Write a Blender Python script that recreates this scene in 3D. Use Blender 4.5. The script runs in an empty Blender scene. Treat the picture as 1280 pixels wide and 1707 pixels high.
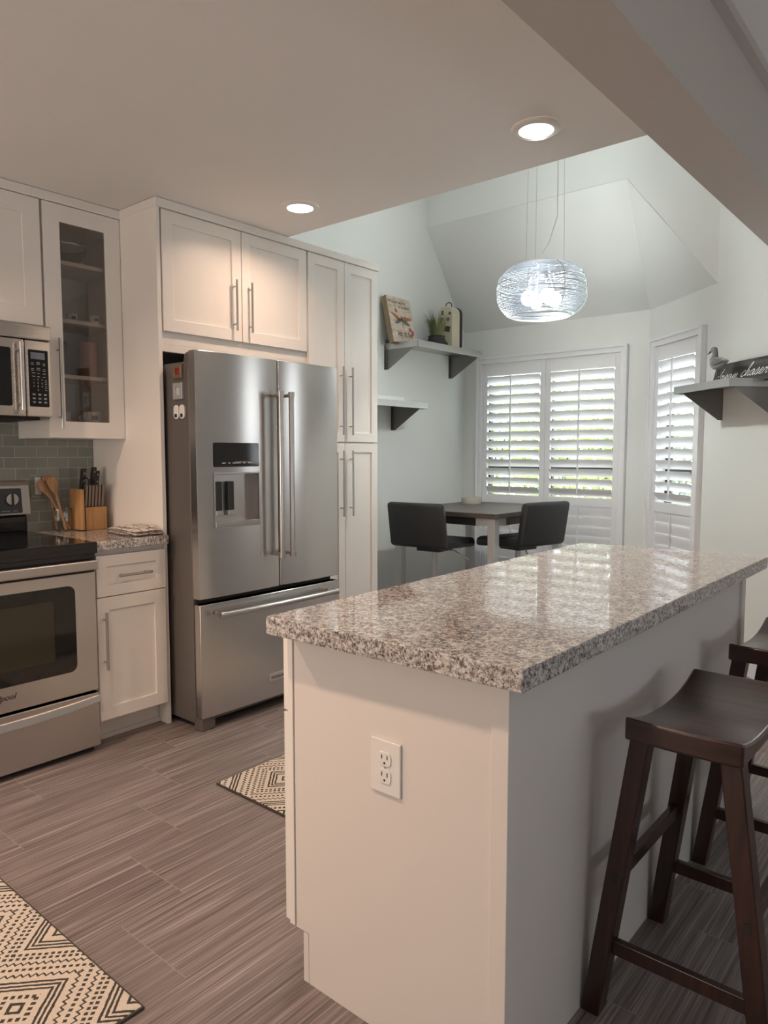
import bpy, bmesh, math, random
from mathutils import Vector, Matrix, Euler
PI = math.pi
S = bpy.context.scene
C = S.collection
random.seed(7)

# ------------------------------------------------------------------ camera
cam = bpy.data.cameras.new('camera'); camo = bpy.data.objects.new('camera', cam); C.objects.link(camo)
cam.sensor_fit = 'HORIZONTAL'; cam.sensor_width = 36; cam.lens = 1201/1280*36
cam.clip_start = .02
camo.location = (0, 0, 1.29)
camo.rotation_euler = (math.radians(90-4.627), math.radians(.0), math.radians(40.11))
S.camera = camo
# ------------------------------------------------------------------ view, world
S.view_settings.view_transform = 'Standard'; S.view_settings.look = 'None'
S.view_settings.gamma = 1; S.view_settings.use_curve_mapping = False
S.view_settings.exposure = 0.5
w = bpy.data.worlds.new('world'); S.world = w; w.use_nodes = True
bg = w.node_tree.nodes['Background']; bg.inputs[0].default_value = (.86, .93, 1, 1); bg.inputs[1].default_value = 8.5

def lamp(name, kind, loc, energy, col, rot=(0, 0, 0), **k):
    l = bpy.data.lights.new(name, kind); l.energy = energy; l.color = col
    for a, b in k.items(): setattr(l, a, b)
    o = bpy.data.objects.new(name, l); C.objects.link(o); o.location = loc; o.rotation_euler = rot
    return o
# sun on the garden, from behind the house
lamp('sun', 'SUN', (0, 0, 8), 4.0, (1, .95, .86), (math.radians(38), 0, math.radians(-20)), angle=.02)
# living-room daylight behind the camera, then an added kitchen fill and refrigerator streak light
lamp('living_room_window_light', 'AREA', (2.93, 1.2, 1.3), 26, (.84, .92, 1), (0, math.radians(138), 0), shape='RECTANGLE', size=1.3, size_y=2.2)
lamp('front_window_light', 'AREA', (.8, -2.93, 1.4), 4, (.95, .96, 1), (math.radians(-90), 0, PI), shape='RECTANGLE', size=1.8, size_y=1.4)
lamp('kitchen_fill_light', 'AREA', (-2.2, -2.93, 1.5), 50, (1, .84, .73), (math.radians(-110), 0, PI), shape='RECTANGLE', size=2.2, size_y=1.7)  # added warm ambient fill; the wall behind it has no window
lamp('fridge_streak_light', 'AREA', (-.38, 4.325, 1.65), 2.4, (.93, .97, 1), (math.radians(-90), 0, 0), shape='RECTANGLE', size=.42, size_y=.9)  # added to put bright vertical streaks on the refrigerator doors
# added overhead fill for the nook, which has no skylight
lamp('nook_fill_light', 'AREA', (-2.3, 3.7, 3.86), 5, (.96, 1, .97), (0, 0, 0), shape='RECTANGLE', size=1.4, size_y=1.2)
CAN_W = 6.0; CAN_COL = (1, .68, .49)

# ------------------------------------------------------------------ materials
def nt(name):
    m = bpy.data.materials.new(name); m.use_nodes = True
    return m, m.node_tree.nodes, m.node_tree.links, m.node_tree.nodes['Principled BSDF']
def mat(name, col, rough=.5, metal=0, bump=0, bscale=80, spec=.5, coat=0, var=0, emit=None, es=0, trans=0):
    m, N, L, b = nt(name)
    b.inputs['Base Color'].default_value = (*col, 1); b.inputs['Roughness'].default_value = rough
    b.inputs['Metallic'].default_value = metal; b.inputs['Specular IOR Level'].default_value = spec
    b.inputs['Coat Weight'].default_value = coat; b.inputs['Transmission Weight'].default_value = trans
    if emit: b.inputs['Emission Color'].default_value = (*emit, 1); b.inputs['Emission Strength'].default_value = es
    tc = N.new('ShaderNodeTexCoord')
    n = N.new('ShaderNodeTexNoise'); n.inputs['Scale'].default_value = bscale; n.inputs['Detail'].default_value = 3
    L.new(tc.outputs['Object'], n.inputs['Vector'])
    if bump:
        bp = N.new('ShaderNodeBump'); bp.inputs['Strength'].default_value = bump; bp.inputs['Distance'].default_value = .002
        L.new(n.outputs['Fac'], bp.inputs['Height']); L.new(bp.outputs['Normal'], b.inputs['Normal'])
    if var:
        mx = N.new('ShaderNodeMix'); mx.data_type = 'RGBA'
        mx.inputs['A'].default_value = (*col, 1); mx.inputs['B'].default_value = (*[c*(1-var) for c in col], 1)
        L.new(n.outputs['Fac'], mx.inputs['Factor']); L.new(mx.outputs['Result'], b.inputs['Base Color'])
    return m
def math_(N, L, op, a, b=None, c=None, clamp=False):
    n = N.new('ShaderNodeMath'); n.operation = op; n.use_clamp = clamp
    for i, v in enumerate((a, b, c)):
        if v is None: continue
        if isinstance(v, (int, float)): n.inputs[i].default_value = v
        else: L.new(v, n.inputs[i])
    return n.outputs[0]
def ramp(N, L, fac, stops):
    r = N.new('ShaderNodeValToRGB'); e = r.color_ramp.elements
    while len(e) < len(stops): e.new(.5)
    for i, (p, c) in enumerate(stops):
        e[i].position = p; e[i].color = (*c, 1) if len(c) == 3 else c
    L.new(fac, r.inputs[0]); return r.outputs[0]
def noise(N, L, vec, scale, detail=3, rough=.5):
    n = N.new('ShaderNodeTexNoise'); n.inputs['Scale'].default_value = scale; n.inputs['Detail'].default_value = detail
    n.inputs['Roughness'].default_value = rough
    L.new(vec, n.inputs['Vector']); return n.outputs['Fac']
def coords(N, scale=None, L=None):
    tc = N.new('ShaderNodeTexCoord')
    if scale is None: return tc.outputs['Object']
    mp = N.new('ShaderNodeMapping'); mp.inputs['Scale'].default_value = scale
    L.new(tc.outputs['Object'], mp.inputs['Vector']); return mp.outputs[0]
def mixc(N, L, f, a, b):
    mx = N.new('ShaderNodeMix'); mx.data_type = 'RGBA'
    for k, v in (('Factor', f), ('A', a), ('B', b)):
        if isinstance(v, (tuple, float, int)): mx.inputs[k].default_value = (*v, 1) if isinstance(v, tuple) else v
        else: L.new(v, mx.inputs[k])
    return mx.outputs['Result']

M = {}
M['wall'] = mat('nook_wall_paint', (.74, .755, .735), .75, bump=.15, bscale=160)
M['ceil'] = mat('ceiling_paint', (.80, .79, .775), .8, bump=.2, bscale=120)
M['trim'] = mat('white_trim', (.80, .80, .82), .35)
M['cab'] = mat('cabinet_paint', (.83, .80, .755), .38, bump=.04, bscale=60)
M['panel'] = mat('island_paint', (.735, .69, .65), .45, bump=.06, bscale=90)
M['beamp'] = mat('shaded_beam_paint', (.52, .475, .435), .8, bump=.15, bscale=120)  # darkened so the beam colour carries the shade of its underside
M['knifeh'] = mat('worn_steel_handle', (.24, .19, .155), .4, metal=.6)
M['ovenin'] = mat('tinted_oven_glass', (.035, .032, .020), .1)
M['cabin'] = mat('cabinet_inside', (.62, .60, .57), .5)
M['dark'] = mat('dark_gap', (.02, .018, .017), .7)
M['black'] = mat('gloss_black', (.008, .008, .009), .06, spec=.6)
M['blackp'] = mat('black_plastic', (.02, .02, .022), .35)
M['dgrey'] = mat('dark_grey_panel', (.045, .047, .052), .25)
M['caseg'] = mat('fridge_case_grey', (.16, .145, .135), .42, metal=.35)
M['chrome'] = mat('chrome', (.75, .75, .76), .12, metal=1)
M['satin'] = mat('satin_nickel', (.52, .50, .48), .3, metal=1)
M['leg'] = mat('silver_paint', (.50, .51, .51), .4, metal=.4)
M['white'] = mat('white_plastic', (.78, .77, .74), .3)
M['ceram'] = mat('white_ceramic', (.78, .76, .73), .15, coat=.3)
M['leath'] = mat('charcoal_leatherette', (.021, .023, .026), .42, bump=.25, bscale=350)
M['text'] = mat('print_grey', (.55, .55, .55), .5)
M['dtext'] = mat('print_dark', (.03, .025, .02), .6)
M['wtext'] = mat('script_white', (.8, .8, .77), .6)
M['red'] = mat('magnet_red', (.35, .02, .012), .4)
M['gold'] = mat('bronze_frame', (.33, .24, .16), .35, metal=.6)
M['pink'] = mat('pink_tumbler', (.60, .30, .23), .4)
M['blue'] = mat('blue_grey_box', (.16, .18, .24), .5)
M['brown'] = mat('brown_box', (.16, .07, .05), .5)
M['pot'] = mat('dark_pot', (.025, .022, .022), .6, bump=.5, bscale=90)
M['cream'] = mat('cream_tin', (.60, .56, .42), .45, bump=.1)
M['stick'] = mat('sticker_brown', (.10, .075, .055), .6)
M['bowl'] = mat('stone_bowl', (.50, .48, .42), .6)
M['granite'] = None

def stainless(name, col, rough, tangent, streak):
    m, N, L, b = nt(name)
    b.inputs['Metallic'].default_value = 1
    v = coords(N, streak, L)
    n = noise(N, L, v, 1, 4, .6)
    L.new(ramp(N, L, n, [(.3, tuple(c*.975 for c in col)), (.7, col)]), b.inputs['Base Color'])
    mr = N.new('ShaderNodeMapRange'); mr.inputs[3].default_value = rough-.012; mr.inputs[4].default_value = rough+.015
    L.new(n, mr.inputs[0]); L.new(mr.outputs[0], b.inputs['Roughness'])
    b.inputs['Anisotropic'].default_value = .85
    cx = N.new('ShaderNodeCombineXYZ')
    for i in range(3): cx.inputs[i].default_value = tangent[i]
    L.new(cx.outputs[0], b.inputs['Tangent'])
    return m
M['steel'] = stainless('brushed_stainless', (.60, .585, .57), .23, (0, 0, 1), (700, 6, 700))
M['steelshelf'] = mat('stainless_shelf', (.55, .55, .54), .36, metal=.9)
M['steelmw'] = stainless('microwave_stainless', (.62, .60, .57), .27, (0, 0, 1), (700, 6, 700))

# thin clear glass: mostly passes light, sharp reflection, real panes
def thin_glass(name, tint, refl=.10, rough=.01):
    m = bpy.data.materials.new(name); m.use_nodes = True; N = m.node_tree.nodes; L = m.node_tree.links
    N.remove(N['Principled BSDF'])
    t = N.new('ShaderNodeBsdfTransparent'); t.inputs[0].default_value = (*tint, 1)
    g = N.new('ShaderNodeBsdfGlossy'); g.inputs['Roughness'].default_value = rough
    lw = N.new('ShaderNodeLayerWeight'); lw.inputs[0].default_value = .35
    mr = N.new('ShaderNodeMapRange'); mr.inputs[3].default_value = refl*.4; mr.inputs[4].default_value = min(1, refl*5)
    L.new(lw.outputs['Fresnel'], mr.inputs[0])
    mx = N.new('ShaderNodeMixShader'); L.new(mr.outputs[0], mx.inputs[0]); L.new(t.outputs[0], mx.inputs[1]); L.new(g.outputs[0], mx.inputs[2])
    L.new(mx.outputs[0], N['Material Output'].inputs[0])
    return m
M['glass'] = thin_glass('window_glass', (.97, .98, .97))
M['cglass'] = thin_glass('cabinet_glass', (.86, .84, .82), .12)
M['jar'] = thin_glass('jar_glass', (.96, .96, .94), .05)
M['brkt'] = mat('bracket_steel', (.26, .25, .24), .38, metal=.9)

def granite():
    m, N, L, b = nt('granite'); v = coords(N)
    n1 = noise(N, L, v, 105, 6, .75); n2 = noise(N, L, v, 190, 3, .7); n3 = noise(N, L, v, 34, 5, .75)
    base = ramp(N, L, n1, [(.35, (.055, .046, .043)), (.43, (.22, .19, .175)), (.51, (.45, .42, .40)), (.60, (.70, .68, .66))])
    dk = ramp(N, L, n2, [(.40, (1, 1, 1)), (.44, (0, 0, 0))])
    c = mixc(N, L, dk, base, (.025, .02, .018))
    lt = ramp(N, L, n3, [(.54, (0, 0, 0)), (.60, (1, 1, 1))])
    f = math_(N, L, 'MULTIPLY', lt, .5)
    c = mixc(N, L, f, c, (.80, .77, .73))
    L.new(c, b.inputs['Base Color'])
    b.inputs['Roughness'].default_value = .045; b.inputs['Specular IOR Level'].default_value = 1.0; b.inputs['IOR'].default_value = 1.6
    bp = N.new('ShaderNodeBump'); bp.inputs['Strength'].default_value = .02; bp.inputs['Distance'].default_value = .0003
    L.new(n1, bp.inputs['Height']); L.new(bp.outputs[0], b.inputs['Normal'])
    return m
M['granite'] = granite()

def floor_mat():
    m, N, L, b = nt('striated_tile'); tc = N.new('ShaderNodeTexCoord'); sp = N.new('ShaderNodeSeparateXYZ')
    L.new(tc.outputs['Object'], sp.inputs[0]); X, Y = sp.outputs[0], sp.outputs[1]
    u = math_(N, L, 'DIVIDE', math_(N, L, 'ADD', X, .557), .3)
    col = math_(N, L, 'FLOOR', u); fu = math_(N, L, 'FRACT', u)
    off = math_(N, L, 'MULTIPLY_ADD', col, -.2, .17)
    vv = math_(N, L, 'DIVIDE', math_(N, L, 'SUBTRACT', Y, off), .6)
    row = math_(N, L, 'FLOOR', vv); fv = math_(N, L, 'FRACT', vv)
    def edge(f, wd):
        d = math_(N, L, 'MINIMUM', f, math_(N, L, 'SUBTRACT', 1.0, f)); return math_(N, L, 'LESS_THAN', d, wd)
    g = math_(N, L, 'MAXIMUM', edge(fu, .0035), edge(fv, .0022))
    seed = math_(N, L, 'ADD', math_(N, L, 'MULTIPLY', col, 7.31), math_(N, L, 'MULTIPLY', row, 3.77))
    cx = N.new('ShaderNodeCombineXYZ')
    L.new(math_(N, L, 'MULTIPLY', X, 190), cx.inputs[0])
    L.new(math_(N, L, 'MULTIPLY', Y, 2.2), cx.inputs[1]); L.new(seed, cx.inputs[2])
    n = noise(N, L, cx.outputs[0], 1, 3, .7)
    cx2 = N.new('ShaderNodeCombineXYZ'); L.new(math_(N, L, 'MULTIPLY', X, 45), cx2.inputs[0])
    L.new(math_(N, L, 'MULTIPLY', Y, 1.2), cx2.inputs[1]); L.new(seed, cx2.inputs[2])
    n2 = noise(N, L, cx2.outputs[0], 1, 2, .5)
    s = math_(N, L, 'ADD', math_(N, L, 'MULTIPLY', n, .72), math_(N, L, 'MULTIPLY', n2, .28))
    c = ramp(N, L, s, [(.35, (.088, .070, .066)), (.47, (.165, .136, .130)), (.55, (.225, .190, .181)), (.68, (.40, .35, .34))])
    c = mixc(N, L, math_(N, L, 'MULTIPLY', g, .55), c, (.33, .29, .275))
    L.new(c, b.inputs['Base Color'])
    b.inputs['Roughness'].default_value = .42
    bp = N.new('ShaderNodeBump'); bp.inputs['Strength'].default_value = .12; bp.inputs['Distance'].default_value = .001
    L.new(n, bp.inputs['Height']); L.new(bp.outputs[0], b.inputs['Normal'])
    return m
M['floor'] = floor_mat()

def tile_mat():
    m, N, L, b = nt('glass_subway_tile'); tc = N.new('ShaderNodeTexCoord'); sp = N.new('ShaderNodeSeparateXYZ')
    L.new(tc.outputs['Object'], sp.inputs[0]); cx = N.new('ShaderNodeCombineXYZ')
    L.new(sp.outputs[1], cx.inputs[0]); L.new(sp.outputs[2], cx.inputs[1])
    br = N.new('ShaderNodeTexBrick'); L.new(cx.outputs[0], br.inputs[0])
    br.inputs['Scale'].default_value = 1; br.inputs['Brick Width'].default_value = .104; br.inputs['Row Height'].default_value = .053
    br.inputs['Mortar Size'].default_value = .0014; br.inputs['Mortar Smooth'].default_value = .1
    br.inputs['Color1'].default_value = (.25, .262, .228, 1); br.inputs['Color2'].default_value = (.30, .31, .275, 1)
    br.inputs['Mortar'].default_value = (.50, .50, .45, 1)
    L.new(br.outputs[0], b.inputs['Base Color']); b.inputs['Roughness'].default_value = .18
    bp = N.new('ShaderNodeBump'); bp.inputs['Strength'].default_value = .5; bp.inputs['Distance'].default_value = .002; bp.invert = True
    L.new(br.outputs['Fac'], bp.inputs['Height']); L.new(bp.outputs[0], b.inputs['Normal'])
    return m
M['tile'] = tile_mat()

def wood(name, c1, c2, rough, scale, axis=1, coat=0):
    m, N, L, b = nt(name)
    sc = [scale, scale, scale]; sc[axis] = scale*.08
    n = noise(N, L, coords(N, tuple(sc), L), 1, 5, .6)
    L.new(ramp(N, L, n, [(.35, c1), (.65, c2)]), b.inputs['Base Color']); b.inputs['Roughness'].default_value = rough
    b.inputs['Coat Weight'].default_value = coat; b.inputs['Coat Roughness'].default_value = .2
    return m
M['espresso'] = wood('espresso_wood', (.015, .005, .003), (.046, .014, .008), .32, 60, 2, .25)
M['espseat'] = wood('espresso_seat_wood', (.018, .007, .0045), (.055, .020, .013), .28, 45, 0, .35)
M['tabletop'] = wood('dark_grey_wood', (.055, .045, .040), (.115, .098, .09), .4, 40, 0)
M['maple'] = wood('maple_block', (.34, .17, .065), (.50, .28, .12), .45, 60, 2)
M['beech'] = wood('beech_spoon', (.27, .14, .06), (.44, .26, .13), .5, 90, 2)
M['barn'] = wood('weathered_dark_board', (.02, .018, .016), (.075, .068, .06), .7, 60, 0)
M['plaq'] = wood('plaque_side_wood', (.20, .14, .085), (.32, .24, .15), .7, 40, 2)
def plaque_face():
    m, N, L, b = nt('plaque_printed_face')
    n = noise(N, L, coords(N, (6, 14, 30), L), 1, 4, .6)
    c = ramp(N, L, n, [(.3, (.36, .27, .20)), (.5, (.52, .44, .35)), (.7, (.62, .55, .47))])
    L.new(c, b.inputs['Base Color']); b.inputs['Roughness'].default_value = .7
    return m
M['plaqf'] = plaque_face()

def rug_mat():
    m, N, L, b = nt('diamond_rug'); tc = N.new('ShaderNodeTexCoord'); sp = N.new('ShaderNodeSeparateXYZ')
    L.new(tc.outputs['Object'], sp.inputs[0])
    nz = N.new('ShaderNodeTexNoise'); nz.inputs['Scale'].default_value = 60; nz.inputs['Detail'].default_value = 2
    L.new(tc.outputs['Object'], nz.inputs['Vector'])
    wob = math_(N, L, 'MULTIPLY', math_(N, L, 'SUBTRACT', nz.outputs['Fac'], .5), .020)
    def tri(o, P):
        f = math_(N, L, 'FRACT', math_(N, L, 'ADD', math_(N, L, 'DIVIDE', o, P), .5))
        return math_(N, L, 'ABSOLUTE', math_(N, L, 'SUBTRACT', f, .5))
    X = math_(N, L, 'ADD', sp.outputs[0], 0.0); Y = sp.outputs[1]
    a = tri(X, .37); c = tri(Y, .40)
    mm = math_(N, L, 'ADD', math_(N, L, 'ADD', a, c), wob)
    al = math_(N, L, 'SUBTRACT', a, c)                       # runs along the bands
    def band(cn, wd): return math_(N, L, 'LESS_THAN', math_(N, L, 'ABSOLUTE', math_(N, L, 'SUBTRACT', mm, cn)), wd)
    dots = math_(N, L, 'GREATER_THAN', math_(N, L, 'FRACT', math_(N, L, 'MULTIPLY', al, 17)), .42)
    zz = math_(N, L, 'MULTIPLY', math_(N, L, 'ABSOLUTE', math_(N, L, 'SUBTRACT', math_(N, L, 'FRACT', math_(N, L, 'MULTIPLY', al, 15)), .5)), .07)
    def zig(cn, wd): return math_(N, L, 'LESS_THAN', math_(N, L, 'ABSOLUTE', math_(N, L, 'SUBTRACT', math_(N, L, 'ADD', mm, zz), cn)), wd)
    mask = None
    for k, (kind, cn, wd) in enumerate([('s', .055, .014), ('s', .15, .012), ('s', .195, .012), ('s', .24, .012), ('d', .32, .017), ('d', .372, .017),
                                        ('z', .46, .011), ('d', .52, .017), ('z', .62, .011), ('s', .69, .012), ('s', .735, .012), ('s', .78, .012), ('d', .87, .02), ('s', .95, .015)]):
        x = band(cn, wd) if kind != 'z' else zig(cn, wd)
        if kind == 'd': x = math_(N, L, 'MULTIPLY', x, dots)
        mask = x if mask is None else math_(N, L, 'MAXIMUM', mask, x)
    pile = noise(N, L, tc.outputs['Object'], 420, 2, .7)
    cr = ramp(N, L, pile, [(.3, (.52, .45, .37)), (.65, (.72, .65, .56))])
    dk = ramp(N, L, pile, [(.3, (.035, .033, .032)), (.7, (.10, .095, .088))])
    L.new(mixc(N, L, mask, cr, dk), b.inputs['Base Color']); b.inputs['Roughness'].default_value = .95
    b.inputs['Specular IOR Level'].default_value = .1
    bp = N.new('ShaderNodeBump'); bp.inputs['Strength'].default_value = .8; bp.inputs['Distance'].default_value = .004
    L.new(pile, bp.inputs['Height']); L.new(bp.outputs[0], b.inputs['Normal'])
    return m
M['rug'] = rug_mat()
M['rugedge'] = mat('rug_binding', (.05, .046, .042), .9, bump=.8, bscale=300)

def towel_mat():
    m, N, L, b = nt('check_towel'); tc = N.new('ShaderNodeTexCoord'); sp = N.new('ShaderNodeSeparateXYZ')
    L.new(tc.outputs['Object'], sp.inputs[0])
    def ln(o, P, wd):
        f = math_(N, L, 'FRACT', math_(N, L, 'DIVIDE', o, P)); return math_(N, L, 'LESS_THAN', f, wd)
    k = math_(N, L, 'MAXIMUM', ln(sp.outputs[0], .042, .10), ln(sp.outputs[1], .036, .11))
    L.new(mixc(N, L, k, (.72, .66, .60), (.03, .028, .03)), b.inputs['Base Color']); b.inputs['Roughness'].default_value = .9
    return m
M['towel'] = towel_mat()

def leaf(name, c1, c2):
    m, N, L, b = nt(name); n = noise(N, L, coords(N), 5, 2)
    L.new(ramp(N, L, n, [(.35, c1), (.65, c2)]), b.inputs['Base Color']); b.inputs['Roughness'].default_value = .5
    return m
M['leafy'] = leaf('garden_leaves', (.16, .26, .04), (.45, .55, .12))
M['leafd'] = leaf('garden_leaves_dark', (.06, .13, .035), (.20, .33, .09))
M['grassb'] = leaf('potted_grass_blades', (.10, .13, .045), (.30, .30, .14))
M['petal'] = mat('pink_petals', (.75, .18, .22), .6)
M['soil'] = mat('garden_ground', (.45, .46, .36), .9, bump=.3, bscale=20)
M['sash'] = mat('dark_window_sash', (.025, .024, .022), .5)
# translucent pendant
M['led'] = mat('led_lens', (.9, .85, .8), .5, emit=(1, .86, .70), es=9)
M['bulb'] = mat('globe_bulb', (.9, .9, .95), .4, emit=(.90, .96, 1), es=7)
M['wire'] = mat('aluminium_wire', (.56, .60, .66), .4, metal=.8)

# ------------------------------------------------------------------ mesh helpers
WORLD = {}
def root_of(o):
    while o.parent: o = o.parent
    return o
def bx(bm, x0, x1, y0, y1, z0, z1, mi=0):
    v = [bm.verts.new((x, y, z)) for x in (x0, x1) for y in (y0, y1) for z in (z0, z1)]
    for q in ((0, 1, 3, 2), (4, 6, 7, 5), (0, 4, 5, 1), (2, 3, 7, 6), (0, 2, 6, 4), (1, 5, 7, 3)):
        bm.faces.new([v[i] for i in q]).material_index = mi
def rbox(bm, c, size, R, mi=0):
    v = [bm.verts.new(Vector(c)+R @ Vector((sx*size[0]/2, sy*size[1]/2, sz*size[2]/2))) for sx in (-1, 1) for sy in (-1, 1) for sz in (-1, 1)]
    for q in ((0, 1, 3, 2), (4, 6, 7, 5), (0, 4, 5, 1), (2, 3, 7, 6), (0, 2, 6, 4), (1, 5, 7, 3)):
        bm.faces.new([v[i] for i in q]).material_index = mi
def beam(bm, p0, p1, a, b_, up=(0, 0, 1)):
    p0 = Vector(p0); p1 = Vector(p1); d = (p1-p0); l = d.length; d.normalize()
    s = d.cross(Vector(up)).normalized(); t = s.cross(d)
    R = Matrix((s, t, d)).transposed(); rbox(bm, (p0+p1)/2, (a, b_, l), R)
def tube(bm, pts, r, seg=10, caps=True, mi=0):
    pts = [Vector(p) for p in pts]; rs = r if isinstance(r, (list, tuple)) else [r]*len(pts)
    rings = []; ref = None
    for i, p in enumerate(pts):
        d = (pts[min(i+1, len(pts)-1)]-pts[max(i-1, 0)]).normalized()
        if ref is None: ref = Vector((0, 0, 1)) if abs(d.z) < .9 else Vector((1, 0, 0))
        s = d.cross(ref).normalized(); t = s.cross(d).normalized(); ref = t if abs(d.z) < .9 or i else t
        rings.append([bm.verts.new(p+rs[i]*(math.cos(2*PI*k/seg)*s+math.sin(2*PI*k/seg)*t)) for k in range(seg)])
    for a, b in zip(rings, rings[1:]):
        for k in range(seg):
            f = bm.faces.new((a[k], a[(k+1) % seg], b[(k+1) % seg], b[k])); f.smooth = True; f.material_index = mi
    if caps:
        bm.faces.new(rings[0][::-1]).material_index = mi; bm.faces.new(rings[-1]).material_index = mi
def lathe(bm, prof, c, seg=32, mi=0, close=False):
    rings = []
    for r, z in prof:
        if r < 1e-5: rings.append([bm.verts.new((c[0], c[1], c[2]+z))])
        else: rings.append([bm.verts.new((c[0]+r*math.cos(2*PI*k/seg), c[1]+r*math.sin(2*PI*k/seg), c[2]+z)) for k in range(seg)])
    for a, b in zip(rings, rings[1:]):
        for k in range(seg):
            k2 = (k+1) % seg
            if len(a) == 1 and len(b) == 1: continue
            if len(a) == 1: f = bm.faces.new((a[0], b[k2], b[k]))
            elif len(b) == 1: f = bm.faces.new((a[k], a[k2], b[0]))
            else: f = bm.faces.new((a[k], a[k2], b[k2], b[k]))
            f.smooth = True; f.material_index = mi
def prism(bm, poly, m, d0, d1, mi=0, smooth=False):
    a = [bm.verts.new(m(u, v, d0)) for u, v in poly]; b = [bm.verts.new(m(u, v, d1)) for u, v in poly]
    bm.faces.new(a[::-1]).material_index = mi; bm.faces.new(b).material_index = mi
    n = len(poly)
    for i in range(n):
        f = bm.faces.new((a[i], a[(i+1) % n], b[(i+1) % n], b[i])); f.material_index = mi; f.smooth = smooth
def rrect(a0, a1, b0, b1, r, n=5):
    out = []
    for cx, cy, s in ((a1-r, b1-r, 0), (a0+r, b1-r, 1), (a0+r, b0+r, 2), (a1-r, b0+r, 3)):
        for k in range(n+1):
            t = (s+k/n)*PI/2; out.append((cx+r*math.cos(t), cy+r*math.sin(t)))
    return out
def plate_hole(bm, m, a0, a1, b0, b1, c0, c1, e0, e1, d0, d1, mi=0):
    O = [(a0, b0), (a1, b0), (a1, b1), (a0, b1)]; I = [(c0, e0), (c1, e0), (c1, e1), (c0, e1)]
    of, ob, f_, ib = [[bm.verts.new(m(u, v, d)) for u, v in P] for P, d in ((O, d1), (O, d0), (I, d1), (I, d0))]
    for i in range(4):
        j = (i+1) % 4
        for q in ((of[i], of[j], f_[j], f_[i]), (ob[j], ob[i], ib[i], ib[j]), (of[j], of[i], ob[i], ob[j]), (f_[i], f_[j], ib[j], ib[i])):
            bm.faces.new(q).material_index = mi
MX = lambda x: (lambda a, b, d: Vector((x+d, a, b)))       # plane facing +X: a=y, b=z
MY = lambda y: (lambda a, b, d: Vector((a, y-d, b)))       # plane facing -Y: a=x, b=z
MZ = lambda z: (lambda a, b, d: Vector((a, b, z+d)))
def obj(name, bm, m, parent=None, bev=0, seg=2, smooth=False, subd=0, recenter=True):
    bmesh.ops.recalc_face_normals(bm, faces=bm.faces)
    me = bpy.data.meshes.new(name)
    off = Vector((0, 0, 0))
    if parent:
        r = root_of(parent)
        if r.name in WORLD:
            for v in bm.verts: v.co -= WORLD[r.name]
    elif recenter and len(bm.verts):
        xs = [v.co for v in bm.verts]
        off = Vector(((min(v.x for v in xs)+max(v.x for v in xs))/2, (min(v.y for v in xs)+max(v.y for v in xs))/2, min(v.z for v in xs)))
        for v in bm.verts: v.co -= off
    if smooth:
        for f in bm.faces: f.smooth = True
    bm.to_mesh(me); bm.free()
    if any(p.use_smooth for p in me.polygons): me.set_sharp_from_angle(angle=math.radians(40))
    for x in (m if isinstance(m, (list, tuple)) else [m]): me.materials.append(M[x] if isinstance(x, str) else x)
    o = bpy.data.objects.new(name, me); C.objects.link(o); o.location = off
    if parent: o.parent = parent
    if bev:
        b = o.modifiers.new('bevel', 'BEVEL'); b.width = bev; b.segments = seg; b.limit_method = 'ANGLE'; b.angle_limit = math.radians(35)
        b.harden_normals = False
    if subd:
        s = o.modifiers.new('subd', 'SUBSURF'); s.levels = subd; s.render_levels = subd
    return o
def thing(name, label, cat, loc=(0, 0, 0), rotz=0, group=None, kind=None):
    o = bpy.data.objects.new(name, None); C.objects.link(o); o.location = loc; o.rotation_euler = (0, 0, rotz)
    o.empty_display_size = .1
    if kind: o['kind'] = kind
    else: o['label'] = label; o['category'] = cat
    if group: o['group'] = group
    if rotz == 0: WORLD[o.name] = Vector(loc)
    return o
def tag(o, label, cat, group=None, kind=None):
    o['label'] = label; o['category'] = cat
    if group: o['group'] = group
    if kind: o['kind'] = kind
    return o
def struct(name, bm, m, parent=None, **k):
    o = obj(name, bm, m, parent, recenter=False, **k)
    if not parent: o['kind'] = 'structure'
    return o
def copy_tree(o, parent=None):
    c = o.copy(); C.objects.link(c); c.parent = parent
    for ch in list(o.children): copy_tree(ch, c)
    return c
def B(): return bmesh.new()
def one(name, m, parent, fn, *a, bev=0, **k):
    bm = B(); fn(bm, *a); return obj(name, bm, m, parent, bev=bev, **k)
def text_into(bm, s, m, u, v, size, d, align='LEFT', shear=0, mi=0, sx=1, bold=0):
    cu = bpy.data.curves.new('t', 'FONT'); cu.body = s; cu.size = size; cu.align_x = align; cu.shear = shear; cu.offset = bold; cu.resolution_u = 3
    o = bpy.data.objects.new('t', cu); C.objects.link(o); dg = bpy.context.evaluated_depsgraph_get(); dg.update()
    me = o.evaluated_get(dg).to_mesh()
    vs = [bm.verts.new(m(u+p.co.x*sx, v+p.co.y, d)) for p in me.vertices]
    for f in me.polygons:
        try: bm.faces.new([vs[i] for i in f.vertices]).material_index = mi
        except ValueError: pass
    bpy.data.objects.remove(o); bpy.data.curves.remove(cu)
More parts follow.
